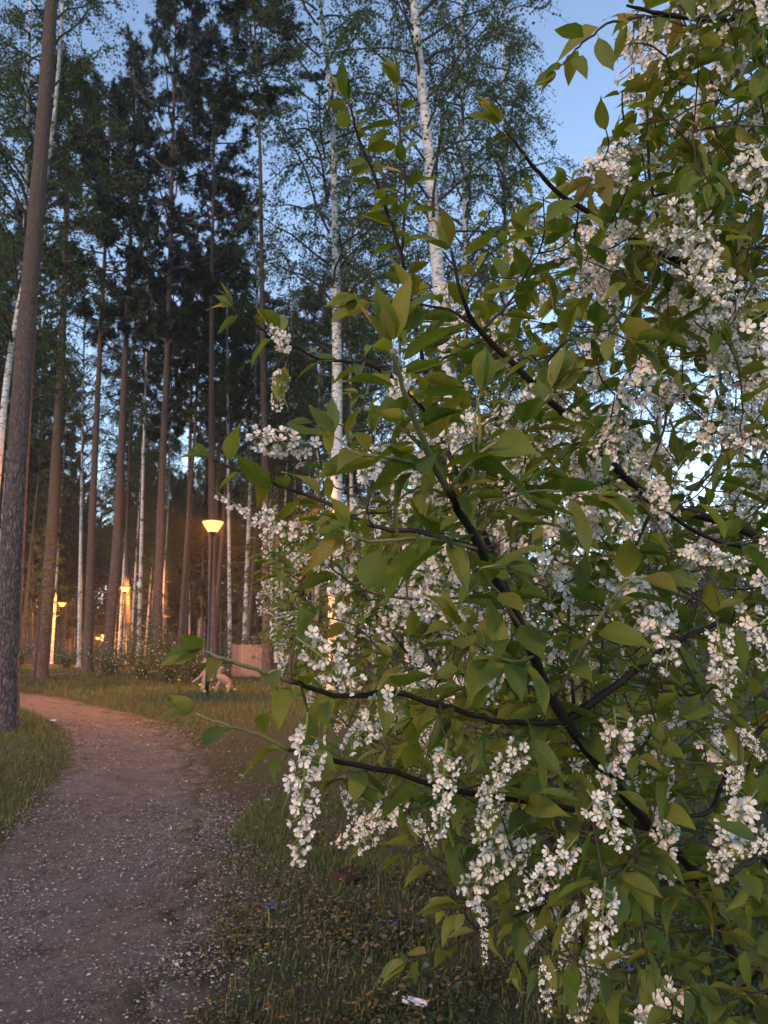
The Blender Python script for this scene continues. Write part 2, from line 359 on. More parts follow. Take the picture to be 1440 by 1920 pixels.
L = len(fine); cols = np.linspace(-1, 1, 15); VV = np.zeros((L, 15, 3)); ar = np.arange(L)
jl = 0.16 * np.sin(ar * 0.31) + 0.10 * np.sin(ar * 0.83 + 1) + 0.07 * rng.normal(size=L); jr = 0.15 * np.sin(ar * 0.37 + 2) + 0.10 * np.sin(ar * 0.71) + 0.07 * rng.normal(size=L)
for k, c in enumerate(cols):
    off = c * fine[:, 2] * (1 + (jl if c < 0 else jr) * abs(c))
    VV[:, k, :2] = fine[:, :2] + sd_ * off[:, None]
    VV[:, k, 2] = terr(VV[:, k, 0], VV[:, k, 1]) - 0.03 + 0.024 * abs(c) ** 3 + 0.006 + 0.004 * rng.normal(size=L) * (1 - abs(c))
VV[:, :, 2] += 0.010 * np.sin(VV[:, :, 0] * 7 + 2 * np.sin(VV[:, :, 1] * 3)) * np.sin(VV[:, :, 1] * 5.3) * (1 - np.abs(cols)[None] ** 2)
VV[:, [0, -1], 2] -= 0.03
i = (np.arange(L - 1)[:, None] * 15 + np.arange(14)[None]).ravel()
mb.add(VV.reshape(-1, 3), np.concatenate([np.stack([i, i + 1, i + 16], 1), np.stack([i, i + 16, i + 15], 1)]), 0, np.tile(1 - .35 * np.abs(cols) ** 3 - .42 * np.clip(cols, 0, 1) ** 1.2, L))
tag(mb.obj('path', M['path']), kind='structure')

# ------------------------------------------------------------------ trees
def pine_crown(seed, Lc=10.0, rm=2.3, nb=44):
    global rng
    old = rng; rng = np.random.default_rng(seed); mb = MB(); tufts = []; tdir = []
    tv = []; tf = []
    for k in range(11):
        a = k * 2.4; el = -0.25 + 1.5 * (k % 5) / 5; d = np.array([math.cos(a) * math.cos(el), math.sin(a) * math.cos(el), math.sin(el)])
        s = nrm(np.cross(d, (0.3, 0.2, 1))); ln = 0.8 + 0.4 * ((k * 7) % 5) / 5
        tv += [s * -0.10, s * 0.10, d * ln + s * 0.05]; tf.append((3 * k, 3 * k + 1, 3 * k + 2))
    for k in range(nb):
        f = (k + rng.random()) / nb; h = Lc * f; az = k * 2.4 + rng.normal() * .4
        ln = rm * (0.45 + 0.75 * math.sin(math.pi * min(1, 0.22 + 0.8 * f))) * rng.uniform(0.55, 1.15) * (0.5 if f < 0.12 else 1)
        el = 0.15 + 0.55 * f + rng.normal() * .15; d = np.array([math.cos(az) * math.cos(el), math.sin(az) * math.cos(el), math.sin(el)])
        pts = np.array([np.array([0, 0, h]) + d * ln * t + np.array([0, 0, 0.25 * ln * (t * t - .6 * t)]) + rng.normal(size=3) * .04 * (t > 0) for t in np.linspace(0, 1, 6)])
        tube(mb, pts, np.linspace(0.045, 0.01, 6), 4, 0, cap=False)
        for q in range(5):
            t0 = rng.uniform(0.35, 1.0); b0 = pts[0] + (pts[-1] - pts[0]) * t0; dd = nrm(d + rng.normal(size=3) * .75); l2 = ln * rng.uniform(.2, .42)
            tube(mb, np.array([b0, b0 + dd * l2]), [0.016, .006], 3, 0, cap=False)
            for z in range(15):
                tufts.append(b0 + dd * l2 * rng.uniform(.25, 1.1) + rng.normal(size=3) * 0.10)
        for z in range(10): tufts.append(pts[rng.integers(3, 6)] + rng.normal(size=3) * 0.10)
    T = np.array(tufts); n = len(T); sc = rng.uniform(.13, .25, n)
    instance(mb, np.array(tv), np.array(tf), rand_rot(n) * sc[:, None, None], T, 1, rng.random(n))
    me = mb.mesh('pine_crown', [M['dead_wood'], M['pine_needle']], False); rng = old; return me
def birch_crown(seed, Lc=12.0, rm=2.6, nb=42, droop=1.0, leaf=0.056, tw=16, lv=30, mats=None, up=0.75):
    global rng
    old = rng; rng = np.random.default_rng(seed); mb = MB(); lp = []
    for k in range(nb):
        f = (k + rng.random()) / nb; h = Lc * 0.92 * f; az = k * 2.4 + rng.normal() * .4
        ln = rm * (0.35 + 0.85 * math.sin(math.pi * min(1, 0.25 + 0.75 * f))) * rng.uniform(.7, 1.2)
        el = up + rng.normal() * .18; d = np.array([math.cos(az) * math.cos(el), math.sin(az) * math.cos(el), math.sin(el)])
        ts = np.linspace(0, 1, 6); pts = np.array([0, 0, h]) + d * (ln * ts)[:, None]; pts[:, 2] -= 0.35 * ln * ts ** 2.2; pts[1:] += rng.normal(size=(5, 3)) * .05
        tube(mb, pts, np.linspace(0.035, 0.008, 6) * Lc / 12, 4, 0, cap=False)
        for q in range(tw):
            t0 = rng.uniform(.2, 1); j = t0 * 5; i0 = min(4, int(j)); b0 = pts[i0] + (pts[i0 + 1] - pts[i0]) * (j - i0)
            dd = nrm(d * np.array([1, 1, .2]) + rng.normal(size=3) * .7); l2 = rng.uniform(.45, 1.15) * Lc / 12
            tt = np.linspace(0, 1, 4); pp = b0 + dd * (l2 * tt)[:, None]; pp[:, 2] -= droop * 0.75 * l2 * tt ** 1.8
            tube(mb, pp, np.linspace(0.007, 0.003, 4), 3, 0, cap=False)
            u = rng.uniform(.1, 1, lv) * 3; ii = np.minimum(2, u.astype(int)); lp.append(pp[ii] + (pp[ii + 1] - pp[ii]) * (u - ii)[:, None] + rng.normal(size=(lv, 3)) * .05)
    T = np.concatenate(lp); n = len(T); sc = rng.uniform(.7, 1.3, n) * leaf
    tv = np.array([(0, 0, 0), (-.42, .5, .05), (.42, .5, .05), (0, 1.15, -.05)]) ; tf = [(0, 2, 1), (1, 2, 3)]
    instance(mb, tv, tf, rand_rot(n) * sc[:, None, None], T, 1, rng.random(n))
    me = mb.mesh('birch_crown', mats or [M['birch_twig'], M['birch_leaf']], False); rng = old; return me
PINE = [pine_crown(11), pine_crown(12, 10, 2.0, 40), pine_crown(13, 10, 2.6, 46)]
BIRCH = [birch_crown(21), birch_crown(22, 12, 2.2), birch_crown(23, 12, 3.0, 46)]

def trunk_builder(mb, pts, r0, r1, seg=14, kind='pine'):
    c = catmull(pts, 7); c = c[np.argsort(c[:, 2])]; z = c[:, 2] - c[0, 2]; t = z / z[-1]
    extra = c[0] + (c[1] - c[0]) * np.array([0.0, 0.12, 0.3, 0.6])[:, None]
    c = np.vstack([extra, c[1:]]); z = c[:, 2] - c[0, 2]; t = z / z[-1]
    rad = (r0 + (r1 - r0) * t ** 0.85) * (1 + 0.35 * np.exp(-z / 0.22)) * (1 + 0.025 * rng.normal(size=len(c)))
    c = c.copy(); c[0, 2] -= 0.15
    tube(mb, c, rad, seg)
    return c
def stubs(mb, c, n, z0, z1, ln=(0.2, 0.9), r=0.012):
    for _ in range(n):
        z = rng.uniform(z0, z1); p = np.array([np.interp(z, c[:, 2], c[:, 0]), np.interp(z, c[:, 2], c[:, 1]), z]); a = rng.uniform(0, 6.28); l = rng.uniform(*ln)
        d = np.array([math.cos(a), math.sin(a), rng.uniform(-.3, .5)]); q = p + d * l; m_ = (p + q) / 2 + rng.normal(size=3) * .08 * l
        tube(mb, np.array([p, m_, q]), [r * 1.3, r, r * .4], 4)
def tree(kind, d, pts, dia, H, cb, var, label, group=None, crad=1.0, nst=10, name=None, base=None):
    """pts: (py, px) along the trunk from low to high"""
    pw = [PY(px, py, d) for py, px in pts]
    lo, hi = pw[0], pw[-1]
    sl = (pw[1] - pw[0]) / (pw[1][2] - pw[0][2]); bz = float(terr(lo[0], d))
    b = lo - sl * (lo[2] - bz); b[2] = float(terr(b[0], d))
    sh = (pw[-1] - pw[-2]) / (pw[-1][2] - pw[-2][2]); top = hi + sh * max(0.5, H + bz - hi[2])
    allp = np.array([b] + [p for p in pw if p[2] > b[2] + 0.6] + [top])
    if H + bz < hi[2]: allp = allp[:-1]
    loc = allp[0].copy(); allp = allp - loc
    root = thing(name or kind + '_tree', label, kind + ' tree', loc, 0, group)
    mb = MB(); c = trunk_builder(mb, allp, dia / 2, 0.035)
    mb.obj('trunk', M[kind + '_bark'], root)
    top = c[-1]; cbp = np.array([np.interp(cb, c[:, 2], c[:, k]) for k in range(3)])
    cr = link('crown', (PINE if kind == 'pine' else BIRCH)[var % 3], root); L0 = 10.0 if kind == 'pine' else 12.0
    ax = top - cbp; Lc = np.linalg.norm(ax); q = Vector(ax).to_track_quat('Z', 'Y')
    cr.rotation_mode = 'QUATERNION'; cr.rotation_quaternion = q @ Matrix.Rotation(var * 1.7 + d, 3, 'Z').to_quaternion()
    cr.location = cbp; cr.scale = (crad, crad, Lc / L0)
    for k in range(nst):
        s = MB(); stubs(s, c, 1, 3.0 if kind == 'pine' else 4, cb, (0.15, 0.8) if kind == 'pine' else (0.6, 1.6), 0.010)
        s.obj('branch', M['dead_wood'] if kind == 'pine' else M['birch_twig'], root)
    return root
T_ = tree
T_('pine', 12.8, [(1370, 6), (1000, 25), (600, 51), (300, 76), (0, 97)], .44, 24, 15.5, 0, 'thick pine with furrowed grey bark rising from the grass where the path bends', nst=8)
T_('birch', 20, [(1150, -25), (900, -6), (650, 22), (400, 72), (250, 98), (100, 112), (0, 118)], .24, 23, 9, 0, 'white birch leaning behind the thick grey pine at the path bend', nst=6, crad=1.2)
T_('pine', 27.5, [(1200, 80), (1000, 97), (600, 118), (400, 124), (200, 130)], .52, 24, 15, 1, 'stout pine with flared purplish base on the grass between the two paths')
T_('pine', 33, [(1200, 166), (1000, 172), (700, 185), (400, 200), (200, 207)], .42, 25, 14.5, 2, 'pine with a dark shaded foot where the back path disappears behind shrubs')
T_('pine', 31, [(1180, 206), (1000, 220), (600, 238), (300, 250), (150, 252)], .46, 26, 14, 0, 'tall pine with reddish bark just in front of the second lit lamp')
T_('pine', 45.5, [(1150, 241), (1000, 238), (700, 250)], .30, 24, 16, 1, 'slim pine lit orange by the lamp close beside it')
T_('birch', 40, [(1150, 262), (900, 268), (600, 276), (500, 276)], .24, 22, 12, 1, 'slender speckled birch between two reddish pines behind the flowering shrubs', nst=4)
T_('pine', 30, [(1190, 296), (1000, 300), (600, 316), (300, 323), (0, 331)], .38, 27, 13, 2, 'straight reddish pine rising out of the flowering shrubs with dense dark crown', crad=1.1)
T_('pine', 41, [(1190, 346), (900, 355), (500, 363)], .32, 25, 15, 1, 'slim rust-coloured pine between the shrub pine and the tall lit lamp')
T_('pine', 29, [(1230, 399), (1000, 397), (600, 397), (300, 401)], .35, 24, 14.5, 0, 'pine directly behind the tall lit lamp post')
T_('pine', 28, [(1170, 500), (900, 497), (600, 492), (300, 488), (100, 480)], .34, 28, 22.3, 1, 'tall bare pine with its crown only at the very top', crad=1.1)
T_('birch', 46, [(1200, 519), (800, 520), (600, 520)], .27, 21, 11, 2, 'thin birch right beside the tall bare pine', nst=4)
T_('birch', 21, [(1000, 630), (700, 632), (400, 628), (200, 622), (60, 606), (0, 600)], .44, 24, 9, 0, 'white birch with forked upper stem beyond the cherry bush tip', nst=7, crad=1.25)
T_('birch', 17, [(900, 855), (780, 850), (560, 825), (300, 805), (100, 785), (0, 775)], .50, 25, 10.5, 2, 'thick white birch leaning left with black scars, behind the cherry bush', nst=7, crad=1.15)
T_('birch', 26, [(1100, 950), (500, 948), (200, 945)], .24, 25, 8, 1, 'full-crowned birch standing behind the leaning white birch', nst=4, crad=1.35)
T_('birch', 31, [(1000, 1240), (300, 1228)], .26, 23.5, 8, 0, 'distant birch with drooping crown against open sky behind the cherry bush', nst=3, crad=1.5)
T_('birch', 38, [(1100, 556), (700, 548)], .2, 19, 8, 1, 'young leafy birch between the bare pine and the forked birch', nst=4, crad=1.15)
T_('birch', 42, [(1100, 700), (500, 695)], .22, 25, 9, 0, 'young birch with thin trunk seen behind the forked birch', nst=4, crad=1.3)
T_('birch', 30, [(1100, 760), (500, 745)], .2, 23, 8.5, 2, 'thin birch standing between the forked birch and the leaning birch', nst=4, crad=1.2)
T_('birch', 22, [(1100, 30), (500, 45)], .22, 22, 7.5, 1, 'leafy birch behind the thick grey pine at the path bend', nst=4, crad=1.3)
T_('birch', 40, [(1100, 150), (500, 160)], .2, 20, 8, 2, 'thin leafy birch behind the third lamp', nst=4, crad=1.2)
T_('birch', 36, [(1100, 430), (500, 425)], .2, 17, 8, 0, 'young pale birch between the lamp pine and the bare pine', nst=4, crad=1.1)

T_('birch', 36, [(1100, 1095), (500, 1092)], .2, 23.5, 7.5, 1, 'slim birch between the full-crowned birch and the one against open sky', nst=4, crad=1.2)
T_('birch', 23, [(1100, 880), (500, 872)], .2, 24, 8.5, 0, 'dark slender birch right behind the leaning white birch', nst=4, crad=1.15)
T_('birch', 27, [(1100, 1420), (500, 1408)], .24, 22, 7.5, 2, 'birch almost hidden by the blossoming end of the cherry bush', nst=4, crad=1.3)
T_('birch', 33, [(1100, 660), (500, 655)], .2, 27, 9, 1, 'tall slim birch close behind the forked birch', nst=4, crad=1.25)
def proto(kind, H, dia, cb, var, crad):
    root = thing(kind + '_tree', '', kind + ' tree')
    mb = MB(); bend = rng.normal(size=2) * .25
    pts = np.array([(0, 0, 0), (bend[0] * .4, bend[1] * .4, H * .3), (bend[0], bend[1], H * .65), (bend[0] * .6, bend[1] * .6, H)])
    c = trunk_builder(mb, pts, dia / 2, .03, 8); stubs(mb, c, 14, 3, cb, (.2, 1.0))
    mb.obj('trunk', M[kind + '_bark'], root)
    cr = link('crown', (PINE if kind == 'pine' else BIRCH)[var], root); cr.location = (c[-1][0], c[-1][1], cb); cr.scale = (crad, crad, (H - cb) / (10 if kind == 'pine' else 12)); return root
protos = [proto('pine', 23, .30, 13, 0, 1.0), proto('pine', 25, .34, 15, 1, 1.1), proto('pine', 21, .26, 12, 2, .9), proto('birch', 21, .22, 7, 0, 1.1), proto('birch', 18, .17, 6, 1, 1.0), proto('birch', 23, .24, 9, 2, 1.15), proto('pine', 20, .28, 4.5, 0, .95), proto('pine', 17, .24, 3.5, 2, .8)]
spots = []
hand_x = [6, 80, 166, 206, 241, 296, 399, 500]
tries = 0
while len(spots) < 240 and tries < 12000:
    tries += 1
    d = 34 + 100 * rng.random() ** 0.9; u_ = rng.random(); px = rng.uniform(-40, 560) if u_ < .5 else (rng.uniform(-60, 1000) if u_ < .8 else rng.uniform(900, 1560))
    if px > 1000 and rng.random() < .62: continue
    if 1030 < px < 1150: continue
    x = (px - 720) / FPX * d
    if any(math.hypot(x - a, d - b) < 1.9 for a, b, _ in spots): continue
    if any(abs(px - a) < 16 + 900 / d and d < b for a, b in ((231, 46), (113, 56), (184, 92), (193, 97), (195, 74), (393, 40))): continue
    if abs(px - 150) < 22 and d < 60: continue
    spots.append((x, d, px))
for k, (x, y, px) in enumerate(spots):
    bi = rng.random() < (0.22 if px < 450 else 0.5); bushy = (not bi) and y > 50 and rng.random() < .4; pr = protos[rng.integers(3, 6) if bi else (rng.integers(6, 8) if bushy else rng.integers(0, 3))]
    first = not pr.get('used')
    o = pr if first else pr.copy()
    if not first:
        COL.objects.link(o)
        for ch in pr.children:
            c = ch.copy(); COL.objects.link(c); c.parent = o
    pr['used'] = 1
    o.location = (x, y, float(terr(x, y))); o.rotation_euler = (rng.normal() * .012, rng.normal() * .012, rng.uniform(0, 6.28)); s = rng.uniform(.85, 1.12); o.scale = (s, s, s)
    where = 'behind the third lamp and the stout pine' if px < 160 else 'behind the white-flecked shrubs' if px < 330 else 'behind the tall lit lamp' if px < 560 else 'beyond the cherry bush'
    look = 'slim pale birch' if bi else ('bushy dark pine' if bushy else 'slim bare-stemmed pine')
    tag(o, look + ' deep in the forest ' + where, None, look + ('es ' if bi else 's ') + where)
for o in list(bpy.data.objects):
    if 'used' in o.keys(): del o['used']
for pr in protos:
    if not pr.get('label'):
        for ch in list(pr.children): bpy.data.objects.remove(ch)
        bpy.data.objects.remove(pr)

# far wood: one mass of trees closing the view beyond the trunks
mb = MB(); nfw = 105000
fx = rng.uniform(-130, 150, nfw); fy = rng.uniform(128, 165, nfw); ht = 9 + 2.5 * np.sin(fx * .35) + 2 * np.sin(fx * .83 + 1) + 1.5 * np.sin(fx * 1.9 + .5 * fy)
ht = ht + 10 * sstep(-25, 5, fx); fz = terr(fx, fy) + ht * rng.random(nfw) ** .8
instance(mb, np.array([(0, -.5, 0), (-.45, 0, .1), (.45, 0, .1), (0, .6, -.1)]), [(0, 2, 1), (1, 2, 3)], rand_rot(nfw) * rng.uniform(.55, 1.05, nfw)[:, None, None], np.stack([fx, fy, fz], 1), 0, rng.random(nfw))
tag(mb.obj('far_wood', M['birch_leaf'], None, False), 'far wood reading as one dark mass behind all trunks', 'wood', kind='stuff')

# ------------------------------------------------------------------ understory shrubs and saplings
def shrub_mesh(seed, rx, h, nst=26, lv=90, leaf=0.06, flowers=160):
    global rng
    old = rng; rng = np.random.default_rng(seed); mb = MB(); lp = []; fl = []
    for k in range(nst):
        a = rng.uniform(0, 6.28); rr = rx * math.sqrt(rng.random()); hh = h * (1 - 0.45 * (rr / rx) ** 2) * rng.uniform(.6, 1.1); tip = np.array([math.cos(a) * rr, math.sin(a) * rr, hh])
        t = np.linspace(0, 1, 6)[:, None]; pts = tip * t * np.array([1, 1, 0]) * t + np.array([0, 0, 1]) * hh * t ** .8 + np.array([math.cos(a), math.sin(a), 0]) * .12
        tube(mb, pts, np.linspace(.014, .004, 6), 4, 0, cap=False)
        u = rng.uniform(.12, 1, lv) * 5; i0 = np.minimum(4, u.astype(int)); lp.append(pts[i0] + (pts[i0 + 1] - pts[i0]) * (u - i0)[:, None] + rng.normal(size=(lv, 3)) * .17)
        q = rng.integers(0, lv, max(1, flowers // nst)); fl.append(lp[-1][q] + rng.normal(size=(len(q), 3)) * .03)
    T = np.concatenate(lp); T[:, 2] = np.maximum(T[:, 2], .06); n = len(T)
    instance(mb, np.array([(0, 0, 0), (-.4, .5, .06), (.4, .5, .06), (0, 1.15, -.06)]), [(0, 2, 1), (1, 2, 3)], rand_rot(n) * (rng.uniform(.7, 1.4, n) * leaf)[:, None, None], T, 1, rng.random(n))
    if flowers:
        T = np.concatenate(fl); n = len(T); o = np.array([(1, 0, 0), (-1, 0, 0), (0, 1, 0), (0, -1, 0), (0, 0, 1.3), (0, 0, -1.3)])
        instance(mb, o, [(4, 0, 2), (4, 2, 1), (4, 1, 3), (4, 3, 0), (5, 2, 0), (5, 1, 2), (5, 3, 1), (5, 0, 3)], rand_rot(n) * rng.uniform(.012, .026, n)[:, None, None], T, 2, rng.random(n))
    me = mb.mesh('shrub', [M['birch_twig'], M['shrub_leaf'], M['petal']], False); rng = old; return me
SH = [shrub_mesh(31, 1.5, 2.2), shrub_mesh(32, 1.1, 1.5, 20), shrub_mesh(33, 1.7, 1.9, 28)]
def shrub(px, y, k, s, label, group=None):
    x = (px - 720) / FPX * y / 1.0
    root = thing('flowering_shrub', label, 'shrub', (x, y, float(terr(x, y))), rng.uniform(0, 6), group)
    o = link('foliage', SH[k], root); o.scale = (s, s, s)
shrub(278, 27.5, 0, .88, 'tall white-flecked shrub in front of the reddish pine')
shrub(325, 26.5, 2, .72, 'low spreading white-flecked shrub beside the tall lit lamp')
shrub(215, 28.5, 1, .85, 'small rounded shrub beside the dark foot of a pine')
shrub(372, 29, 1, .9, 'shrub behind the tall lit lamp post')
shrub(135, 38, 1, .8, 'shrub at the edge of the back path')
shrub(45, 36, 2, .8, 'low shrub beyond the grass behind the thick grey pine')
shrub(440, 33, 0, .8, 'shrub behind the pale plank bin')
shrub(560, 30, 0, 1.1, 'leafy shrub under the bare pine behind the cherry bush')
shrub(300, 34, 0, 1.0, 'tall shrub in the second row behind the white-flecked shrubs')
SAP = birch_crown(41, 5.0, 1.1, 22, .7, .055, 9, 18, [M['birch_twig'], M['shrub_leaf']], .6)
def sapling(px, y, s, label):
    x = (px - 720) / FPX * y; root = thing('young_tree', label, 'sapling', (x, y, float(terr(x, y))), rng.uniform(0, 6))
    mb = MB(); trunk_builder(mb, np.array([(0, 0, 0), (.05, .02, 1.5 * s), (.0, .05, 3 * s), (.03, 0, 5.6 * s)]), .035, .008, 7); mb.obj('trunk', M['birch_twig'], root)
    o = link('crown', SAP, root); o.location = (0, 0, .7 * s); o.scale = (s, s, s)
sapling(600, 19, .95, 'sapling with lamp-lit yellow leaves below the forked birch')
sapling(545, 24, 1.0, 'sapling with lamp-lit leaves beside the bare pine')
sapling(690, 22, 1.0, 'leafy sapling behind the cherry bush below the forked birch')
sapling(455, 31, 1.0, 'slender sapling behind the pale plank bin')
sapling(285, 40, 1.1, 'slender sapling behind the flowering shrubs')
def larch(px, py, y):
    base = np.array([(px - 720) / FPX * y, y, 0]); base[2] = float(terr(base[0], y))
    root = thing('larch_sapling', 'young larch with feathery lamp-lit branches beside the stout pine', 'sapling', base)
    mb = MB(); trunk_builder(mb, np.array([(0, 0, 0), (.03, 0, 2), (0, 0, 5.4)]), .04, .008, 7); mb.obj('trunk', M['birch_twig'], root)
    tv = []; tf = []
    for k in range(8):
        a = k * .785; d = np.array([math.cos(a) * .8, math.sin(a) * .8, .5]); s = nrm(np.cross(d, (0, 0, 1))); tv += [s * -.1, s * .1, d]; tf.append((3 * k, 3 * k + 1, 3 * k + 2))
    for k in range(20):
        b = MB(); h = 1.6 + 3.5 * k / 20; a = k * 2.4; ln = (1.5 - .055 * k) * rng.uniform(.8, 1.1); t = np.linspace(0, 1, 6)[:, None]
        pts = np.array([0, 0, h]) + np.array([math.cos(a), math.sin(a), .28]) * ln * t - np.array([0, 0, .3]) * ln * t * t; tube(b, pts, np.linspace(.012, .004, 6), 4)
        n = 60; u = rng.uniform(.1, 1, n)[:, None]; T = np.array([0, 0, h]) + np.array([math.cos(a), math.sin(a), .28]) * ln * u - np.array([0, 0, .3]) * ln * u * u + rng.normal(size=(n, 3)) * np.array([.06, .06, .05])
        instance(b, np.array(tv), tf, rand_rot(n) * rng.uniform(.04, .07, n)[:, None, None], T, 1, rng.random(n)); b.obj('branch', [M['birch_twig'], M['larch_needle']], root, False)
larch(78, 1100, 25.0)

# ------------------------------------------------------------------ lamps, figure, bin
def lamp(px, y, H, label, watt):
    x = (px - 720) / FPX * y / 1.0
    # the vertical offset of the view makes the depth a little more than y
    _, _, d = project(np.array([x, y, 2.0])); x = (px - 720) / FPX * float(d)
    root = thing('street_lamp', label, 'street lamp', (x, y, float(terr(x, y))), 0, 'lit lamps along the path')
    mb = MB(); lathe(mb, [(0, -.1), (.16, -.1), (.16, .02), (.15, .035), (.06, .05), (.055, .12), (0, .12)]); mb.obj('base_flange', M['black_metal'], root)
    mb = MB(); lathe(mb, [(0, .1), (.05, .1), (.05, 1.0), (.048, 1.02), (.034, 1.08), (.030, H - .46), (0, H - .46)], 16); mb.obj('pole', M['black_metal'], root)
    mb = MB(); lathe(mb, [(0, H - .47), (.05, H - .47), (.055, H - .45), (.055, H - .42), (.085, H - .40), (.085, H - .36), (.10, H - .345), (0, H - .345)]); mb.obj('collar', M['black_metal'], root)
    mb = MB(); lathe(mb, [(.10, H - .35), (.13, H - .33), (.245, H - .14), (.262, H - .10), (.255, H - .085)], 28); mb.obj('bowl', M['glow'], root)
    mb = MB(); lathe(mb, [(.0, H - .083), (.275, H - .083), (.285, H - .07), (.27, H - .045), (.12, H - .01), (0, H)], 28); mb.obj('cap', M['black_metal'], root)
    ld = bpy.data.lights.new('lamp_light', 'POINT'); ld.energy = watt; ld.color = (1.0, .32, .055); ld.shadow_soft_size = .08; lo = bpy.data.objects.new('lamp_light', ld); COL.objects.link(lo); lo.parent = root; lo.location = (0, 0, H - .16)
    return root
gb = G(378, 1305)
lamp(393, float(gb[1]), 4.45, 'tall black lamp with glowing bowl on the grass before the plank bin', 3200)
lamp(231, 44, 4.5, 'glowing lamp close beside a slim orange-lit pine', 3200)
lamp(113, 54, 4.3, 'glowing lamp to the side of the stout pine, before an orange-lit trunk', 3200)
lamp(184, 90, 4.4, 'far glowing lamp seen past the dark-footed pine, one of a close pair', 3200)
lamp(193, 95, 4.4, 'far glowing lamp of the close pair, next to the reddish pine', 3200)
lamp(195, 72, 3.7, 'small glowing lamp just above the close far pair', 3200)

# carved figure of peeled logs and plank bin behind the tall lamp
c0 = G(398, 1298); root = thing('carved_figure', 'peeled pale wood figure with outstretched arm and crouching beast behind the tall lamp', 'sculpture', c0); root.scale = (.85, .85, .85)
def skin(name, chains, m, parent):
    mb = MB()
    for pts, rad in chains: tube(mb, catmull(pts, 5), np.interp(np.linspace(0, 1, 5 * (len(pts) - 1) + 1 if len(pts) > 2 else 6), np.linspace(0, 1, len(rad)), rad), 10)
    return mb.obj(name, m, parent)
skin('body', [([(-.22, 0, 0), (-.2, 0, .35), (-.2, 0, .62), (-.2, 0, .78)], [.13, .15, .12, .05]), ([(-.2, 0, .76), (-.2, 0, .86), (-.2, 0, .98)], [.05, .10, .06])], M['peeled'], root)
skin('hat', [([(-.2, 0, .93), (-.2, 0, .955)], [.2, .19]), ([(-.2, 0, .95), (-.2, 0, 1.06)], [.12, .06])], M['peeled'], root)
for s, e in ((-.1, (-.62, -.05, .30)), (.05, (.02, -.1, .35))): skin('arm', [([(-.2 + s * .6, 0, .66), ((-.2 + e[0]) / 2, -.05, .46), e], [.055, .05, .045])], M['peeled'], root)
skin('leg', [([(-.26, -.05, .2), (-.28, -.12, .1), (-.3, -.18, -.03)], [.08, .07, .07])], M['peeled'], root); skin('leg', [([(-.14, -.05, .2), (-.1, -.12, .1), (-.08, -.2, -.03)], [.08, .07, .07])], M['peeled'], root)
skin('beast', [([(.62, .05, .05), (.45, .03, .3), (.26, 0, .45), (.16, 0, .55)], [.08, .15, .14, .08]), ([(.2, 0, .5), (.24, 0, .7), (.3, -.06, .74)], [.09, .10, .04]), ([(.3, 0, .42), (.18, -.1, .2), (.12, -.14, -.03)], [.07, .055, .05]), ([(.5, 0, .3), (.55, -.12, .12), (.48, -.2, -.03)], [.09, .07, .05]), ([(.24, .02, .76), (.22, .02, .86)], [.04, .015])], M['peeled'], root)
c0 = G(466, 1275); c0[1] += 2.0; c0[0] *= (c0[1]) / (c0[1] - 2.0); c0[2] = float(terr(c0[0], c0[1])); root = thing('plank_bin', 'pale pinkish bin of upright planks behind the carved figure', 'bin', c0, R(12))
for k in range(9):
    mb = MB(); box(mb, -.62 + .137 * k, -.62 + .137 * k + .128, -.45, -.41, -.02, 1.22 + .02 * rng.normal(), 0, rng.random()); mb.obj('plank', M['board'], root, False)
for k in range(5):
    mb = MB(); box(mb, -.66, -.625, -.40 + .137 * k, -.40 + .137 * k + .128, -.02, 1.22 + .02 * rng.normal()); mb.obj('plank', M['board'], root, False)
mb = MB(); box(mb, -.60, .60, -.40, .30, -.02, 1.1); mb.obj('liner', M['stump'], root, False)

# ------------------------------------------------------------------ ground vegetation, litter and chips (stuff)
def blades(name, pts, h, wd, matl, label, lean=.45):
    n = len(pts); mb = MB()
    tv = np.array([(-.5, 0, 0), (.5, 0, 0), (-.36, .10, .55), (.36, .10, .55), (0, .42, 1.0)]); tf = [(0, 1, 3), (0, 3, 2), (2, 3, 4)]
    a = rng.uniform(0, 6.28, n); hh = h * rng.uniform(.45, 1.25, n); Rm = np.zeros((n, 3, 3)); ww = wd * rng.uniform(.6, 1.3, n)
    Rm[:, 0, 0] = np.cos(a) * ww; Rm[:, 1, 0] = np.sin(a) * ww; ln = rng.uniform(.4, 1.6, n)
    Rm[:, 0, 1] = -np.sin(a) * hh * ln; Rm[:, 1, 1] = np.cos(a) * hh * ln; Rm[:, 2, 2] = hh
    Rm[:, 0, 2] += rng.normal(size=n) * .12 * hh
    instance(mb, tv, tf, Rm, pts, 0, rng.random(n)); o = mb.obj(name, matl); tag(o, label, 'grass', kind='stuff')
def scatter(n, x0, x1, y0, y1, f):
    x = rng.uniform(x0, x1, n); y = rng.uniform(y0, y1, n); k = f(x, y) > rng.random(n); x, y = x[k], y[k]; return np.stack([x, y, terr(x, y) - .004], 1)
def patch(x, y, s=1.0): return .5 + .5 * np.sin(1.9 * s * x + 1.3 * np.sin(1.1 * s * y)) * np.sin(1.7 * s * y + 1.1 * np.sin(1.5 * s * x + 1))
def edge(x, y): return sstep(.95, 1.35, path_d(x, y) + .18 * (patch(x, y, 3) - .5))
left = lambda x, y: edge(x, y) * (.35 + .65 * patch(x, y, .8))
pl = scatter(90000, -11, -1.8, 4.5, 16, lambda x, y: left(x, y) * (x < np.interp(y, PC[:88, 1], PC[:88, 0])))
blades('grass', pl, .085, .0075, M['grass'], 'green lawn grass beside the thick grey pine')
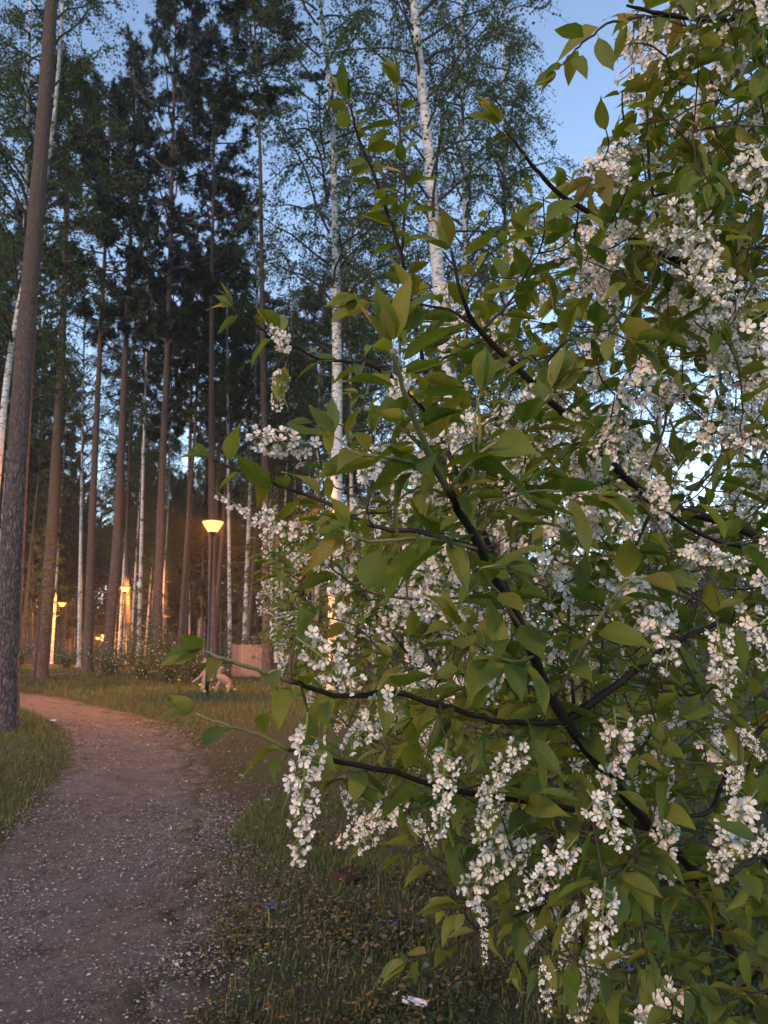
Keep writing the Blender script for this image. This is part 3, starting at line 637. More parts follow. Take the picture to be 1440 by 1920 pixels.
def rightf(x, y):
    px, py, d = project(np.stack([x, y, np.zeros_like(x)], -1)); return edge(x, y) * (x > -1.2) * sstep(2.8, 4.2, y) * (.10 + .9 * sstep(.45, .75, patch(x, y, 1.0))) * (1 - .75 * sstep(.25, 1.1, x))
blades('grass', scatter(40000, -1.2, 3.2, 2.9, 7.5, lambda x, y: edge(x, y) * (.15 + .85 * patch(x, y, 2.9))), .045, .005, M['grass'], 'short tufts of dark grass under the cherry bush')
blades('grass', scatter(130000, -1.8, 2.6, 3, 11, rightf), .068, .0055, M['grass'], 'thin dark grass between the path and the cherry bush')
blades('grass', scatter(90000, -17, 5, 12, 34, lambda x, y: edge(x, y) * (.25 + .75 * patch(x, y, .6)) * sstep(11, 15, y)), .12, .015, M['grass'], 'rough grass around the lamp and shrubs')
cvf = lambda x, y: edge(x, y) * (.06 + .94 * sstep(.4, .9, patch(x, y, 2.3))) * sstep(-1.3, .2, x + .1 * (9 - y)); cv = np.concatenate([scatter(60000, -1.3, 3.4, 2.8, 6.5, cvf), scatter(26000, -1.5, 5.5, 6.5, 10, cvf)]); cv[:, 2] += .008 + .06 * rng.random(len(cv)) ** 2; n = len(cv)
mb = MB(); zz = np.tile([0, 0, 1.0], (n, 1)) + rng.normal(size=(n, 3)) * .45; yy = rng.normal(size=(n, 3)) * np.array([1, 1, .2])
instance(mb, np.array([(0, 0, 0), (-.45, .35, .08), (.45, .35, .08), (-.35, .8, .05), (.35, .8, .05), (0, 1.05, -.06)]), [(0, 2, 1), (1, 2, 4), (1, 4, 3), (3, 4, 5)], frame(yy, zz) * (.009 + .026 * rng.random(n) ** 1.6)[:, None, None], cv, 0, rng.random(n))
tag(mb.obj('ground_cover', M['cover']), 'dark leafy ground cover under the cherry bush', 'ground cover', kind='stuff')
def litterf(x, y): return (.15 + .85 * patch(x, y, 1.4)) * np.clip(1.35 - np.abs(path_d(x, y) - 1.2), .10, 1) * (1 - .72 * sstep(-.7, .3, x))
def litter_pts(n, *r):
    q = scatter(n, *r, litterf); q[:, 2] += rng.uniform(.002, .016, len(q)) - .014 * (path_d(q[:, 0], q[:, 1]) < .85); return q
lt = np.concatenate([litter_pts(110000, -3.2, 2.2, 2.8, 7.6), litter_pts(60000, -6.5, 3, 7.6, 15)]); n = len(lt)
mb = MB(); zz = np.tile([0, 0, 1.0], (n, 1)) + rng.normal(size=(n, 3)) * .3; yy = rng.normal(size=(n, 3)) * np.array([1, 1, .12]); fr = frame(yy, zz); sc = np.stack([rng.uniform(.15, .7, n), rng.uniform(.6, 1.5, n), np.ones(n)], 1) * (rng.uniform(.35, 1.3, n) * .019 * (1 + .8 * sstep(6, 10, lt[:, 1])))[:, None]
instance(mb, np.array([(0, -.5, 0), (-.5, 0, .12), (.5, 0, .05), (0, .5, .1)]), [(0, 2, 1), (1, 2, 3)], fr * sc[:, None, :], lt, 0, rng.random(n) ** 1.4)
tag(mb.obj('leaf_litter', M['litter']), 'dry leaf litter and needles strewn along the path edge', 'litter', kind='stuff')
def chipf(x, y):
    pd = path_d(x, y); gp = G(365, 1540); hot = np.exp(-((x - gp[0]) ** 2 + ((y - gp[1]) * .6) ** 2) / .5); return np.clip((pd < 1.3) * (.04 + .75 * patch(x * 1.6, y, 1.3) ** 3) + hot, 0, 1)
ch = np.concatenate([scatter(110000, -3.4, -.2, 2.8, 8, lambda x, y: chipf(x, y) * (1 - .85 * sstep(4.2, 8, y))), scatter(70000, -5.5, -.3, 4.5, 13.5, lambda x, y: chipf(x, y) * sstep(4.5, 8, y))]); n = len(ch); ch[:, 2] -= .018 * (path_d(ch[:, 0], ch[:, 1]) < .85)
mb = MB(); o8 = np.array([(1, 0, 0), (-1, 0, 0), (0, 1, 0), (0, -1, 0), (.1, .1, .45), (0, 0, -.4)]); f8 = [(4, 0, 2), (4, 2, 1), (4, 1, 3), (4, 3, 0), (5, 2, 0), (5, 1, 2), (5, 3, 1), (5, 0, 3)]
fr = frame(rng.normal(size=(n, 3)) * np.array([1, 1, .1]), np.tile([0, 0, 1.0], (n, 1)) + rng.normal(size=(n, 3)) * .3); sc = np.stack([rng.uniform(.4, 1, n), rng.uniform(.6, 1.3, n), rng.uniform(.4, 1, n)], 1) * (.0022 + .0105 * rng.random(n) ** 4)[:, None]
instance(mb, o8, f8, fr * sc[:, None, :], ch + np.array([0, 0, .008]), 0, rng.random(n)); tag(mb.obj('gravel', M['chip'], None, False), 'pale stone chips scattered over the earth path', 'gravel', kind='stuff')

# blue spring flowers, stump, bark pieces
def blue(px, py, h, nf, label):
    b = G(px, py); root = thing('blue_flower', label, 'flower', b, rng.uniform(0, 6)); mb = MB(); tube(mb, np.array([(0, 0, -.01), (.004, 0, h * .5), (0, .004, h)]), [.004, .0032, .0025], 6); mb.obj('stem', M['stalk'], root)
    for k in range(nf):
        m2 = MB(); a = k * 2.4; rr = .006 + .012 * math.sqrt(k); c = np.array([math.cos(a) * rr, math.sin(a) * rr, h + rng.uniform(-.006, .012)])
        for q in range(5):
            t = q * 1.2566 + k; d = np.array([math.cos(t), math.sin(t), .45]) * .010; s = np.array([-math.sin(t), math.cos(t), 0]) * .0042; m2.add([c, c + d * .6 - s, c + d * .6 + s, c + d], [(0, 1, 2), (1, 3, 2)])
        m2.obj('blossom', M['blue_petal'], root, False)
    for k in range(2):
        m2 = MB(); a = k * 3 + 1; d = np.array([math.cos(a), math.sin(a), 0]); s = np.array([-d[1], d[0], 0]) * .005; pts = [d * .06 * t + np.array([0, 0, .10 * t - .05 * t * t]) for t in (0, .5, 1)]; m2.add([pts[0] - s, pts[0] + s, pts[1] - s, pts[1] + s, pts[2]], [(0, 1, 3), (0, 3, 2), (2, 3, 4)]); m2.obj('leaf', M['grass'], root, False)
blue(503, 1752, .13, 9, 'blue flower head on a tall straight stem at the grass edge')
blue(738, 1752, .05, 4, 'small low blue flower in the leafy ground cover beneath hanging twigs')
blue(1128, 1812, .07, 7, 'blue flower in the deep shade under the cherry bush')
blue(1180, 1850, .07, 6, 'blue flower in bush shade next to another blue one')
blue(530, 1702, .03, 2, 'tiny blue flower low beside the tall-stemmed one')
for k, (px, py) in enumerate([(665, 1302), (690, 1300), (705, 1306), (640, 1296), (655, 1300), (648, 1310), (600, 1285)]):
    px -= 265; b = G(px, py); root = thing('dandelion', 'small pale yellow flower in the grass at the foot of the lamp', 'flower', b, 0, 'yellow flowers near the lamp'); mb = MB(); tube(mb, np.array([(0, 0, -.02), (.01, 0, .08), (0, 0, .16)]), .004, 5); mb.obj('stem', M['stalk'], root)
    mb = MB(); lathe(mb, [(0, .15), (.035, .165), (.042, .18), (.02, .195), (0, .197)], 10); mb.obj('flower_head', M['yellow_petal'], root)
b = G(655, 1648); root = thing('tree_stump', 'crumbling reddish stump in the shade under the cherry bush', 'stump', b, .4); mb = MB(); pf = [(.0, -.05), (.14, -.05), (.12, .01), (.10, .03), (.085, .05), (.06, .04), (.0, .02)]; lathe(mb, pf, 18)
v = mb.v[0]; v *= 1 + .12 * rng.normal(size=(len(v), 1)) * np.array([1, 1, .6]); mb.obj('wood', M['stump'], root, False)
def bark(px, py, sz, label, rz):
    b = G(px, py); mb = MB(); nn = 7; V = []; 
    for i in range(nn):
        for j in range(9):
            u = i / (nn - 1) - .5; q = j / 8 - .5; V.append((u * 2 * sz + .06 * sz * rng.normal(), math.sin(q * 3.4) * .36 * sz * (1 - .5 * abs(u)), .01 + sz * .30 * math.cos(q * 3.4) + .05 * sz * rng.normal()))
    F = [t for i in range(nn - 1) for j in range(8) for t in ((i * 9 + j, i * 9 + j + 1, i * 9 + j + 10), (i * 9 + j, i * 9 + j + 10, i * 9 + j + 9))]
    mb.add(V, F); o = mb.obj('bark_piece', M['white_bark'], None, False); o.location = b; o.rotation_euler = (0, 0, rz); tag(o, label, 'bark')
bark(778, 1885, .055, 'curled piece of white birch bark lying in the ground cover', -.35)
bark(742, 1868, .02, 'small white bark scrap beside the larger curled bark piece', .6)
bark(100, 1352, .05, 'white bark scrap on the lawn edge where the path bends', .2)
bark(500, 1502, .03, 'small white scrap lying in the grass right of the path', .5)

# ------------------------------------------------------------------ bird cherry bush
def leaf_template(na, nl, fold, curl, wave, seed, petiole=True):
    r2 = np.random.default_rng(seed); V = []; UV = []; F = []
    ts = np.linspace(0, 1, nl + 1)
    for i, t in enumerate(ts):
        wd = 0.19 * math.sin(math.pi * t ** 0.82) ** 0.85 * (1 - .25 * t) * 1.12 if 0 < t < 1 else 0.004
        if t > .84: wd *= .6
        for j in range(na + 1):
            u = 2 * j / na - 1; x = u * wd
            z = fold * abs(x) - curl * t * t + wave * math.sin(t * 9 + seed + (2 if u > 0 else 0)) * abs(u) ** 2
            V.append((x + .03 * math.sin(t * 3 + seed) * t, .13 + t * .87, z)); UV.append((u, t))
    for i in range(nl):
        for j in range(na):
            a = i * (na + 1) + j; F += [(a, a + 1, a + na + 2), (a, a + na + 2, a + na + 1)]
    if petiole:
        k = len(V); V += [(-.007, 0, .0), (.007, 0, .0), (.007, .14, .0), (-.007, .14, .0)]; UV += [(0, 0)] * 4; F += [(k, k + 1, k + 2), (k, k + 2, k + 3)]
    return np.array(V), np.array(F), np.array(UV)
LEAF = [leaf_template(4, 7, .42, .16, .018, 1), leaf_template(4, 7, .25, .30, .025, 2), leaf_template(4, 7, .6, .10, .02, 3), leaf_template(4, 7, .35, .45, .03, 4), leaf_template(4, 7, .3, -.08, .03, 5)]
LEAFLO = [leaf_template(2, 4, .42, .16, .0, 1, False), leaf_template(2, 4, .25, .35, .0, 2, False), leaf_template(2, 4, .5, .05, .0, 3, False)]
def leaf_mesh(k):
    mb = MB(); v, f, uv = LEAF[k]; mb.add(v, f, 0, 0, uv); return mb.mesh('leaf', M['leaf'])
LEAFM = [leaf_mesh(k) for k in range(5)]

def flower_template(cup, np_=5, detail=True, seed=0):
    r2 = np.random.default_rng(seed); V = []; F = []; Mi = []
    for k in range(np_):
        a = k * 2 * math.pi / np_ + r2.normal() * .09; ca, sa = math.cos(a), math.sin(a); c = cup * r2.uniform(.75, 1.3); s = r2.uniform(.9, 1.08)
        if detail: pr = [(.10, -.05, 0), (.10, .05, 0), (.45, -.24, .45), (.45, .24, .45), (.78, -.33, .8), (.78, .33, .8), (1.0, -.16, .95), (1.0, .16, .95), (.6, 0, .42)]; fs = [(0, 1, 8), (1, 3, 8), (3, 5, 8), (5, 7, 8), (7, 6, 8), (6, 4, 8), (4, 2, 8), (2, 0, 8)]
        else: pr = [(.08, 0, 0), (.6, -.36, .6), (.6, .36, .6), (1.0, 0, .95)]; fs = [(0, 2, 1), (1, 2, 3)]
        b = len(V)
        for x, y, z in pr:
            x *= s; el = c * z; xx = x * math.cos(el * .8); zz = x * math.sin(el * .8) * .95; V.append((xx * ca - y * sa, xx * sa + y * ca, zz))
        F += [(b + i, b + j, b + l) for i, j, l in fs]; Mi += [0] * len(fs)
    b = len(V); q = 5 if detail else 3
    for k in range(q): a = k * 2 * math.pi / q; V.append((.25 * math.cos(a), .25 * math.sin(a), .10))
    V.append((0, 0, .26)); F += [(b + k, b + (k + 1) % q, b + q) for k in range(q)]; Mi += [1] * q
    return np.array(V), np.array(F), np.array(Mi)
FLO = [flower_template(.35, 5, True, 1), flower_template(.65, 5, True, 2), flower_template(.9, 5, True, 3), flower_template(1.35, 5, True, 4)]
FLOLO = [flower_template(.4, 5, False, 1), flower_template(.9, 5, False, 2)]
def flower_mesh(k):
    mb = MB(); v, f, m = FLO[k]; mb.add(v, f, m); return mb.mesh('flower', [M['petal'], M['centre']])
FLOM = [flower_mesh(k) for k in range(4)]
def raceme_layout(L, nf, bend=.15, spread=1.0):
    """local axis runs along +Y from the origin; returns axis points and (pos, dir, radius, kind) of the flowers"""
    t = np.linspace(0, 1, 9); bx, bz = rng.normal() * bend, -abs(rng.normal()) * bend
    ax = np.stack([bx * L * t ** 2, L * t, bz * L * t ** 2], 1); fl = []
    for k in range(nf):
        u = .10 + .9 * ((k + .5) / nf) ** .92; a = k * 2.4 + rng.normal() * .35; p = np.array([np.interp(u, t, ax[:, i]) for i in range(3)])
        taper = 1 - .42 * u ** 1.6; ped = .0145 * taper * rng.uniform(.7, 1.3) * spread; d = nrm(np.array([math.cos(a), .28 + .7 * u ** 3, math.sin(a)]))
        q = p + d * ped; face = nrm(d + rng.normal(size=3) * .28); kind = 0 if u < .35 else 1; kind = min(3, max(0, kind + (rng.random() < .4) + (u > .8)))
        fl.append((p, q, face, 0.0080 * taper * rng.uniform(.88, 1.1), kind))
    return ax, fl
def stalk_into(mb, ax, fl, m=0):
    tube(mb, ax, np.linspace(.0013, .0006, len(ax)), 5, m)
    for p, q, face, r, k in fl: tube(mb, np.array([p, q]), [.0006, .0007], 3, m, cap=False)
def raceme_mesh(seed, L=.092, nf=30, lo=False, bend=.15, spread=1.0):
    global rng
    old = rng; rng = np.random.default_rng(seed); mb = MB(); ax, fl = raceme_layout(L, nf, bend, spread)
    if not lo: stalk_into(mb, ax, fl, 2)
    else: tube(mb, ax, .0012, 3, 2)
    for p, q, face, r, k in fl:
        v, f, m = (FLOLO[min(1, k)] if lo else FLO[k]); x = nrm(np.cross(face, rng.normal(size=3))); Rm = np.stack([x, np.cross(face, x), face], 1) * r
        mb.add(v @ Rm.T + q, f, m, rng.random())
    me = mb.mesh('flower_cluster', [M['petal'], M['centre'], M['stalk']], not lo); rng = old; return me
RAC = [raceme_mesh(50 + k, nf=[32, 40, 28, 42, 34, 36][k], bend=[.05, .2, .35, .12, .25, .4][k], spread=[1, .9, 1.15, 1, 1.1, .95][k]) for k in range(6)]
RACLO = [raceme_mesh(60 + k, nf=30, lo=True, bend=.25) for k in range(5)]

BUSH = thing('bird_cherry_bush', 'large white-blossomed bird cherry bush with olive leaves close beside the path', 'bush', (1.18, 1.95, float(terr(1.18, 1.95))))
BUSH_O = np.array(BUSH.location); BUSH_I = Matrix.Translation(-Vector(BUSH_O))
NODES = []            # skeleton points: position
LEAVES = []           # (pos, dir, up, size)
def to_bush(p): return np.asarray(p) - BUSH_O
def branch(pts, r0, r1, name='branch', m='cherry_bark', seg=8, leafy=None, wob=.0008):
    if name == 'shoot': wob = .0005
    w_ = np.array(pts, float); c = catmull(w_, 6); c[1:-1] += rng.normal(size=(len(c) - 2, 3)) * wob
    rad = np.linspace(r0, r1, len(c)) * (1 + .05 * rng.normal(size=len(c)))
    mb = MB(); tube(mb, to_bush(c), rad, seg); mb.obj(name, M[m], BUSH)
    NODES.extend(list(c)); return c
def add_leaf(p, d, size, up=None):
    u = np.array([0, 0, 1.0]) + rng.normal(size=3) * .38 if up is None else up
    LEAVES.append((np.array(p), nrm(d), u, size))
def leaf_run(c, f0, f1, step, size, start=0, droop=.30):
    """leaves alternating along a twig"""
    seg = np.linalg.norm(np.diff(c, axis=0), axis=1); s = np.concatenate([[0], np.cumsum(seg)]); L = s[-1]; x = L * f0; k = start; a0 = rng.uniform(0, 6.28)
    while x < L * f1:
        p = np.array([np.interp(x, s, c[:, i]) for i in range(3)]); q = np.array([np.interp(min(L, x + .01), s, c[:, i]) for i in range(3)]); t = nrm(q - p if np.linalg.norm(q - p) > 1e-6 else c[-1] - c[-2])
        a = a0 + k * 2.4 + rng.normal() * .3; e1 = nrm(np.cross(t, (0, 0, 1) if abs(t[2]) < .9 else (1, 0, 0))); e2 = np.cross(t, e1); o = e1 * math.cos(a) + e2 * math.sin(a)
        o[2] = o[2] * .5
        d = o * .85 + t * rng.uniform(.25, .75) + np.array([0, 0, -droop * rng.uniform(.2, 1.3)])
        add_leaf(p, d, size * rng.uniform(.72, 1.15) * (1 - .35 * (x / L) ** 6)); x += step * rng.uniform(.7, 1.3); k += 1
def tip_tuft(p, t, size):
    for k in range(4):
        d = nrm(np.asarray(t) + rng.normal(size=3) * .33); add_leaf(p, d, size * rng.uniform(.5, .85), np.array([0, -.6, .5]) + rng.normal(size=3) * .4)
def px3(l): return [P(*q) for q in l]
base = BUSH_O
# main limbs, laid out from the photograph at their own depths
def limb(start, mids, r0, r1, **k): return branch([start] + px3(mids), r0, r1, **k)
st = base + np.array([0, 0, -.05])
b1 = limb(st + [-.05, -.05, 0], [(1400, 1850, 1.75), (1310, 1650, 1.45), (1225, 1555, 1.3), (1060, 1350, 1.1), (985, 1190, 1.0), (900, 1030, .92), (840, 920, .86)], .013, .0046)
b1t = branch(px3([(840, 920, .86), (800, 840, .8), (765, 755, .76), (735, 655, .73)]), .0046, .0022, 'shoot', 'green_twig')
b2 = limb(st + [.06, 0, 0], [(1560, 1300, 1.75), (1440, 1030, 1.5), (1230, 940, 1.4), (1100, 820, 1.3), (1000, 720, 1.22), (900, 620, 1.15), (868, 560, 1.1), (846, 470, 1.08)], .011, .0020)
b3 = limb(st + [.1, .05, 0], [(1640, 1000, 1.8), (1440, 605, 1.5), (1300, 505, 1.42), (1180, 440, 1.36), (1060, 372, 1.28), (990, 300, 1.23), (945, 238, 1.2)], .011, .0016)
b4 = branch(px3([(985, 1190, 1.0), (900, 980, 1.2), (820, 800, 1.3), (790, 660, 1.3), (752, 480, 1.26), (702, 330, 1.22), (672, 258, 1.2), (656, 196, 1.18)]), .0055, .0016)
b4b = branch(px3([(752, 480, 1.26), (760, 350, 1.22), (748, 230, 1.2), (744, 165, 1.18)]), .0026, .0014, 'twig', 'twig')
b5 = branch(px3([(1060, 1352, 1.1), (950, 1355, 1.03), (860, 1332, .96), (740, 1300, .88), (640, 1305, .83), (545, 1278, .78)]), .0045, .0024, 'branch')
b5t = branch(px3([(545, 1278, .78), (480, 1255, .75), (425, 1237, .73), (385, 1222, .72)]), .0024, .0014, 'shoot', 'green_twig')
b6 = branch(px3([(1225, 1555, 1.3), (1050, 1512, 1.18), (870, 1485, 1.05), (740, 1450, .98), (620, 1425, .92), (540, 1405, .87)]), .0050, .0024)
b6t = branch(px3([(540, 1405, .87), (480, 1375, .85), (420, 1358, .83), (368, 1338, .82)]), .0023, .0013, 'shoot', 'green_twig')
b7 = branch(px3([(1060, 1350, 1.1), (1150, 1290, 1.12), (1250, 1215, 1.15), (1330, 1175, 1.2), (1445, 1115, 1.25)]), .0065, .0035)
b8 = limb(st + [.15, .05, 0], [(1750, 800, 1.7), (1600, 200, 1.45), (1440, 42, 1.3), (1340, 38, 1.25), (1250, 28, 1.2), (1175, 10, 1.18)], .014, .0018)
b8t = branch(px3([(1250, 28, 1.2), (1150, 40, 1.15), (1100, 75, 1.12), (1065, 110, 1.1), (1045, 130, 1.1)]), .0022, .0010, 'twig', 'twig')
b9 = branch(px3([(1300, 505, 1.42), (1240, 420, 1.36), (1218, 330, 1.32), (1213, 210, 1.3), (1212, 150, 1.3)]), .0034, .0016, 'twig', 'twig')
b10 = branch(px3([(1560, 420, 1.7), (1440, 320, 1.5), (1350, 335, 1.45), (1250, 362, 1.4), (1150, 398, 1.36)]), .006, .002)
b11 = branch(px3([(820, 800, 1.3), (750, 720, 1.2), (690, 685, 1.14), (600, 672, 1.1), (530, 640, 1.06), (470, 605, 1.04), (440, 580, 1.03)]), .0032, .0012)
b12 = branch(px3([(900, 1030, .92), (800, 1000, .95), (700, 985, .98), (600, 938, 1.0), (510, 905, 1.0), (430, 875, 1.0), (398, 862, 1.0)]), .0036, .0012)
b13 = branch(px3([(1310, 1650, 1.45), (1180, 1660, 1.3), (1050, 1690, 1.25), (930, 1730, 1.2), (840, 1775, 1.18), (770, 1800, 1.17)]), .0045, .0014)
b14 = branch(px3([(1225, 1555, 1.3), (1190, 1600, 1.1), (1160, 1630, .95), (1130, 1640, .88)]), .003, .0016, 'twig', 'twig')
b15 = branch(px3([(1230, 940, 1.4), (1140, 1140, 1.35), (1125, 1270, 1.3), (1100, 1400, 1.28)]), .0034, .0016, 'twig', 'twig')
b16 = branch(px3([(1440, 1030, 1.5), (1330, 1010, 1.3), (1200, 930, 1.2)]), .005, .003)
b17 = branch(px3([(1180, 440, 1.36), (1200, 600, 1.42), (1250, 760, 1.45), (1210, 900, 1.45)]), .004, .002, 'twig', 'twig')
b18 = branch(px3([(1560, 1300, 1.75), (1470, 1330, 1.5), (1380, 1420, 1.3), (1330, 1520, 1.22), (1250, 1530, 1.18)]), .006, .003)
b19 = branch(px3([(1400, 1850, 1.75), (1470, 1750, 1.3), (1440, 1620, 1.05), (1400, 1620, .98), (1370, 1640, .95)]), .006, .002)
b20 = branch(px3([(900, 620, 1.15), (960, 560, 1.2), (1000, 470, 1.24), (985, 440, 1.24)]), .0026, .0012, 'twig', 'twig')
b21 = branch(px3([(840, 920, .86), (900, 850, .84), (980, 800, .84), (1030, 740, .85)]), .0026, .0013, 'shoot', 'green_twig')
b22 = branch(px3([(860, 940, .9), (888, 900, .88), (888, 800, .88), (900, 740, .88)]), .0018, .0010, 'shoot', 'green_twig')
b23 = branch(px3([(900, 1030, .92), (800, 1010, .84), (700, 1015, .80), (655, 1000, .78)]), .0024, .0012, 'shoot', 'green_twig')
b24 = branch(px3([(985, 1190, 1.0), (940, 1120, .90), (900, 1070, .84), (940, 1060, .82)]), .0022, .0012, 'shoot', 'green_twig')
b25 = branch(px3([(870, 975, .9), (960, 930, .88), (1050, 920, .88), (1110, 930, .88)]), .0022, .0012, 'shoot', 'green_twig')
b26 = branch(px3([(820, 880, .83), (740, 860, .80), (670, 850, .78), (630, 820, .78)]), .0024, .0012, 'shoot', 'green_twig')
b27 = branch(px3([(1000, 1230, 1.02), (960, 1240, .92), (900, 1210, .86), (860, 1180, .84)]), .0022, .0012, 'shoot', 'green_twig')
b28 = branch(px3([(1040, 1310, 1.08), (1130, 1150, .98), (1180, 1090, .94), (1230, 1080, .93)]), .0024, .0012, 'shoot', 'green_twig')
b29 = branch(px3([(1000, 720, 1.22), (1060, 640, 1.1), (1130, 620, 1.05), (1180, 640, 1.03)]), .0024, .0012, 'twig', 'twig')
b30 = branch(px3([(900, 620, 1.15), (840, 580, 1.1), (760, 570, 1.08), (680, 560, 1.06)]), .0024, .0012, 'twig', 'twig')
for c in (b23, b24, b25, b26, b27, b28, b29, b30): leaf_run(c, .2, 1, .019, .080); tip_tuft(c[-1], nrm(c[-1] - c[-3]), .075)
for c, f0, f1, stp, sz in [(b1, .55, 1, .045, .085), (b1t, 0, 1, .013, .080), (b2, .5, 1, .040, .075), (b3, .5, 1, .036, .075), (b4, .3, 1, .012, .066), (b4b, .1, 1, .014, .064), (b5, .1, 1, .034, .082), (b5t, 0, 1, .028, .058), (b6, .1, 1, .034, .080), (b6t, 0, 1, .030, .062), (b7, .1, 1, .034, .085), (b8, .5, 1, .032, .078), (b8t, 0, 1, .024, .065), (b9, .2, 1, .026, .072), (b10, .2, 1, .034, .075), (b11, .1, 1, .026, .062), (b12, .1, 1, .026, .068), (b13, .1, 1, .024, .070), (b14, .3, 1, .018, .090), (b15, 0, 1, .05, .07), (b16, 0, 1, .045, .075), (b17, 0, 1, .045, .07), (b18, 0, 1, .04, .08), (b19, .3, 1, .03, .09), (b20, .1, 1, .024, .072), (b21, .1, 1, .020, .090), (b22, .1, 1, .03, .07)]:
    leaf_run(c, f0, f1, stp, sz)
for c, s in [(b1t, .085), (b2, .08), (b3, .085), (b4, .075), (b4b, .07), (b5t, .052), (b6t, .058), (b8t, .06), (b11, .06), (b12, .07), (b13, .07), (b20, .075), (b21, .09), (b22, .08)]:
    tip_tuft(c[-1], nrm(c[-1] - c[-3]), s)

RACS = []             # (start, end, hero)
def rac(s, e, hero=False): RACS.append((np.array(s), np.array(e), hero))
HERO = [((577, 1335, .76), (562, 1612, .74)), ((555, 1195, .80), (672, 1275, .78)), ((752, 1292, .86), (655, 1395, .82)), ((838, 1385, .92), (822, 1562, .90)), ((990, 1382, .98), (905, 1490, .94)), ((1100, 1480, .90), (1168, 1580, .88)), ((1085, 1565, .90), (985, 1695, .86)), ((1135, 1645, .86), (1125, 1785, .84)), ((1345, 1165, .98), (1368, 1305, .94)), ((1262, 1030, 1.0), (1395, 1050, .96)), ((1145, 905, 1.05), (1185, 1035, 1.0))]
NEAR = [((820, 1262, .92), (745, 1290, .9)), ((930, 1460, 1.0), (900, 1575, .98)), ((1150, 1325, 1.08), (1188, 1500, 1.04)), ((1225, 1110, 1.05), (1232, 1195, .93)), ((1430, 1010, 1.0), (1440, 1080, .96)), ((520, 640, 1.06), (575, 668, 1.02)), ((532, 690, 1.07), (512, 762, 1.05)), ((508, 935, 1.0), (492, 1012, .98)), ((648, 1465, .98), (650, 1540, .96)), ((712, 1515, .98), (650, 1595, .96)),
        ((1122, 278, 1.28), (1125, 385, 1.24)), ((1190, 30, 1.2), (1180, 150, 1.16)), ((1220, 35, 1.2), (1215, 165, 1.18)), ((1245, 405, 1.34), (1245, 470, 1.22)), ((1345, 400, 1.36), (1285, 450, 1.3)), ((1150, 450, 1.36), (1085, 560, 1.3)), ((1140, 480, 1.36), (1160, 620, 1.32)), ((1385, 1360, 1.1), (1430, 1420, 1.06)), ((1420, 1480, 1.1), (1320, 1620, 1.04)), ((880, 1680, 1.1), (945, 1725, 1.08)), ((1030, 1790, 1.15), (1005, 1885, 1.12)), ((1110, 930, 1.2), (985, 985, 1.15)), ((980, 910, 1.25), (905, 990, 1.2)), ((1260, 950, 1.3), (1245, 1005, 1.25)), ((1300, 560, 1.4), (1295, 640, 1.36)), ((1440, 540, 1.3), (1395, 600, 1.26)), ((1420, 640, 1.3), (1435, 760, 1.26)), ((1360, 70, 1.25), (1350, 170, 1.2)), ((1330, 150, 1.28), (1310, 220, 1.24)), ((1430, 190, 1.3), (1415, 300, 1.26)), ((1330, 330, 1.4), (1335, 385, 1.36)), ((1200, 290, 1.34), (1240, 320, 1.3)), ((1400, 640, 1.4), (1360, 720, 1.36)), ((790, 1125, 1.1), (785, 1165, 1.0)), ((1440, 1560, .98), (1435, 1640, .95)), ((940, 1250, 1.1), (915, 1300, 1.05)), ((950, 1185, 1.1), (905, 1260, 1.06)), ((620, 1065, 1.1), (545, 1045, 1.1)), ((770, 1520, 1.05), (795, 1590, 1.02)), ((1180, 1420, 1.2), (1200, 1340, 1.2)), ((1390, 1440, 1.05), (1350, 1480, 1.02)), ((1255, 1430, 1.1), (1250, 1490, 1.08)), ((760, 690, 1.1), (735, 770, 1.06)), ((890, 990, 1.1), (850, 1040, 1.06)), ((1090, 1690, 1.0), (1060, 1760, .98)), ((960, 1640, 1.1), (1000, 1600, 1.1))]
for s, e in HERO: rac(P(*s), P(*e), True)
for s, e in NEAR: rac(P(*s), P(*e))
nodes_main = list(NODES)
# connect a raceme foot to the nearest twig, growing a small leafy stalk
def connect(p, tipdir=None, maxr=.0022, leaves=0, size=.07, lenmin=0):
    A = np.array(NODES); d = np.linalg.norm(A - p, axis=1) + .25 * np.maximum(0, A[:, 2] - p[2]); j = int(d.argmin()); q = A[j]; L = np.linalg.norm(p - q)
    if L < .006: return None
    mid = (p + q) / 2 + np.array([0, 0, -.06 * L]) + rng.normal(size=3) * .07 * L
    c = catmull([q, mid, p], max(3, int(L / .03))); TW.append((c, min(.0045, .0012 + .006 * L))); NODES.extend(list(c[1:])); return c
TW = []
for s, e, h in RACS:
    c = connect(s)
    if c is not None and len(c) > 2 and rng.random() < .8:
        t = nrm(c[-1] - c[-2])
        for k in range(2): add_leaf(c[max(0, len(c) - 2 - k)], t * .4 + rng.normal(size=3) * .6 + np.array([0, 0, -.15]), rng.uniform(.055, .085))
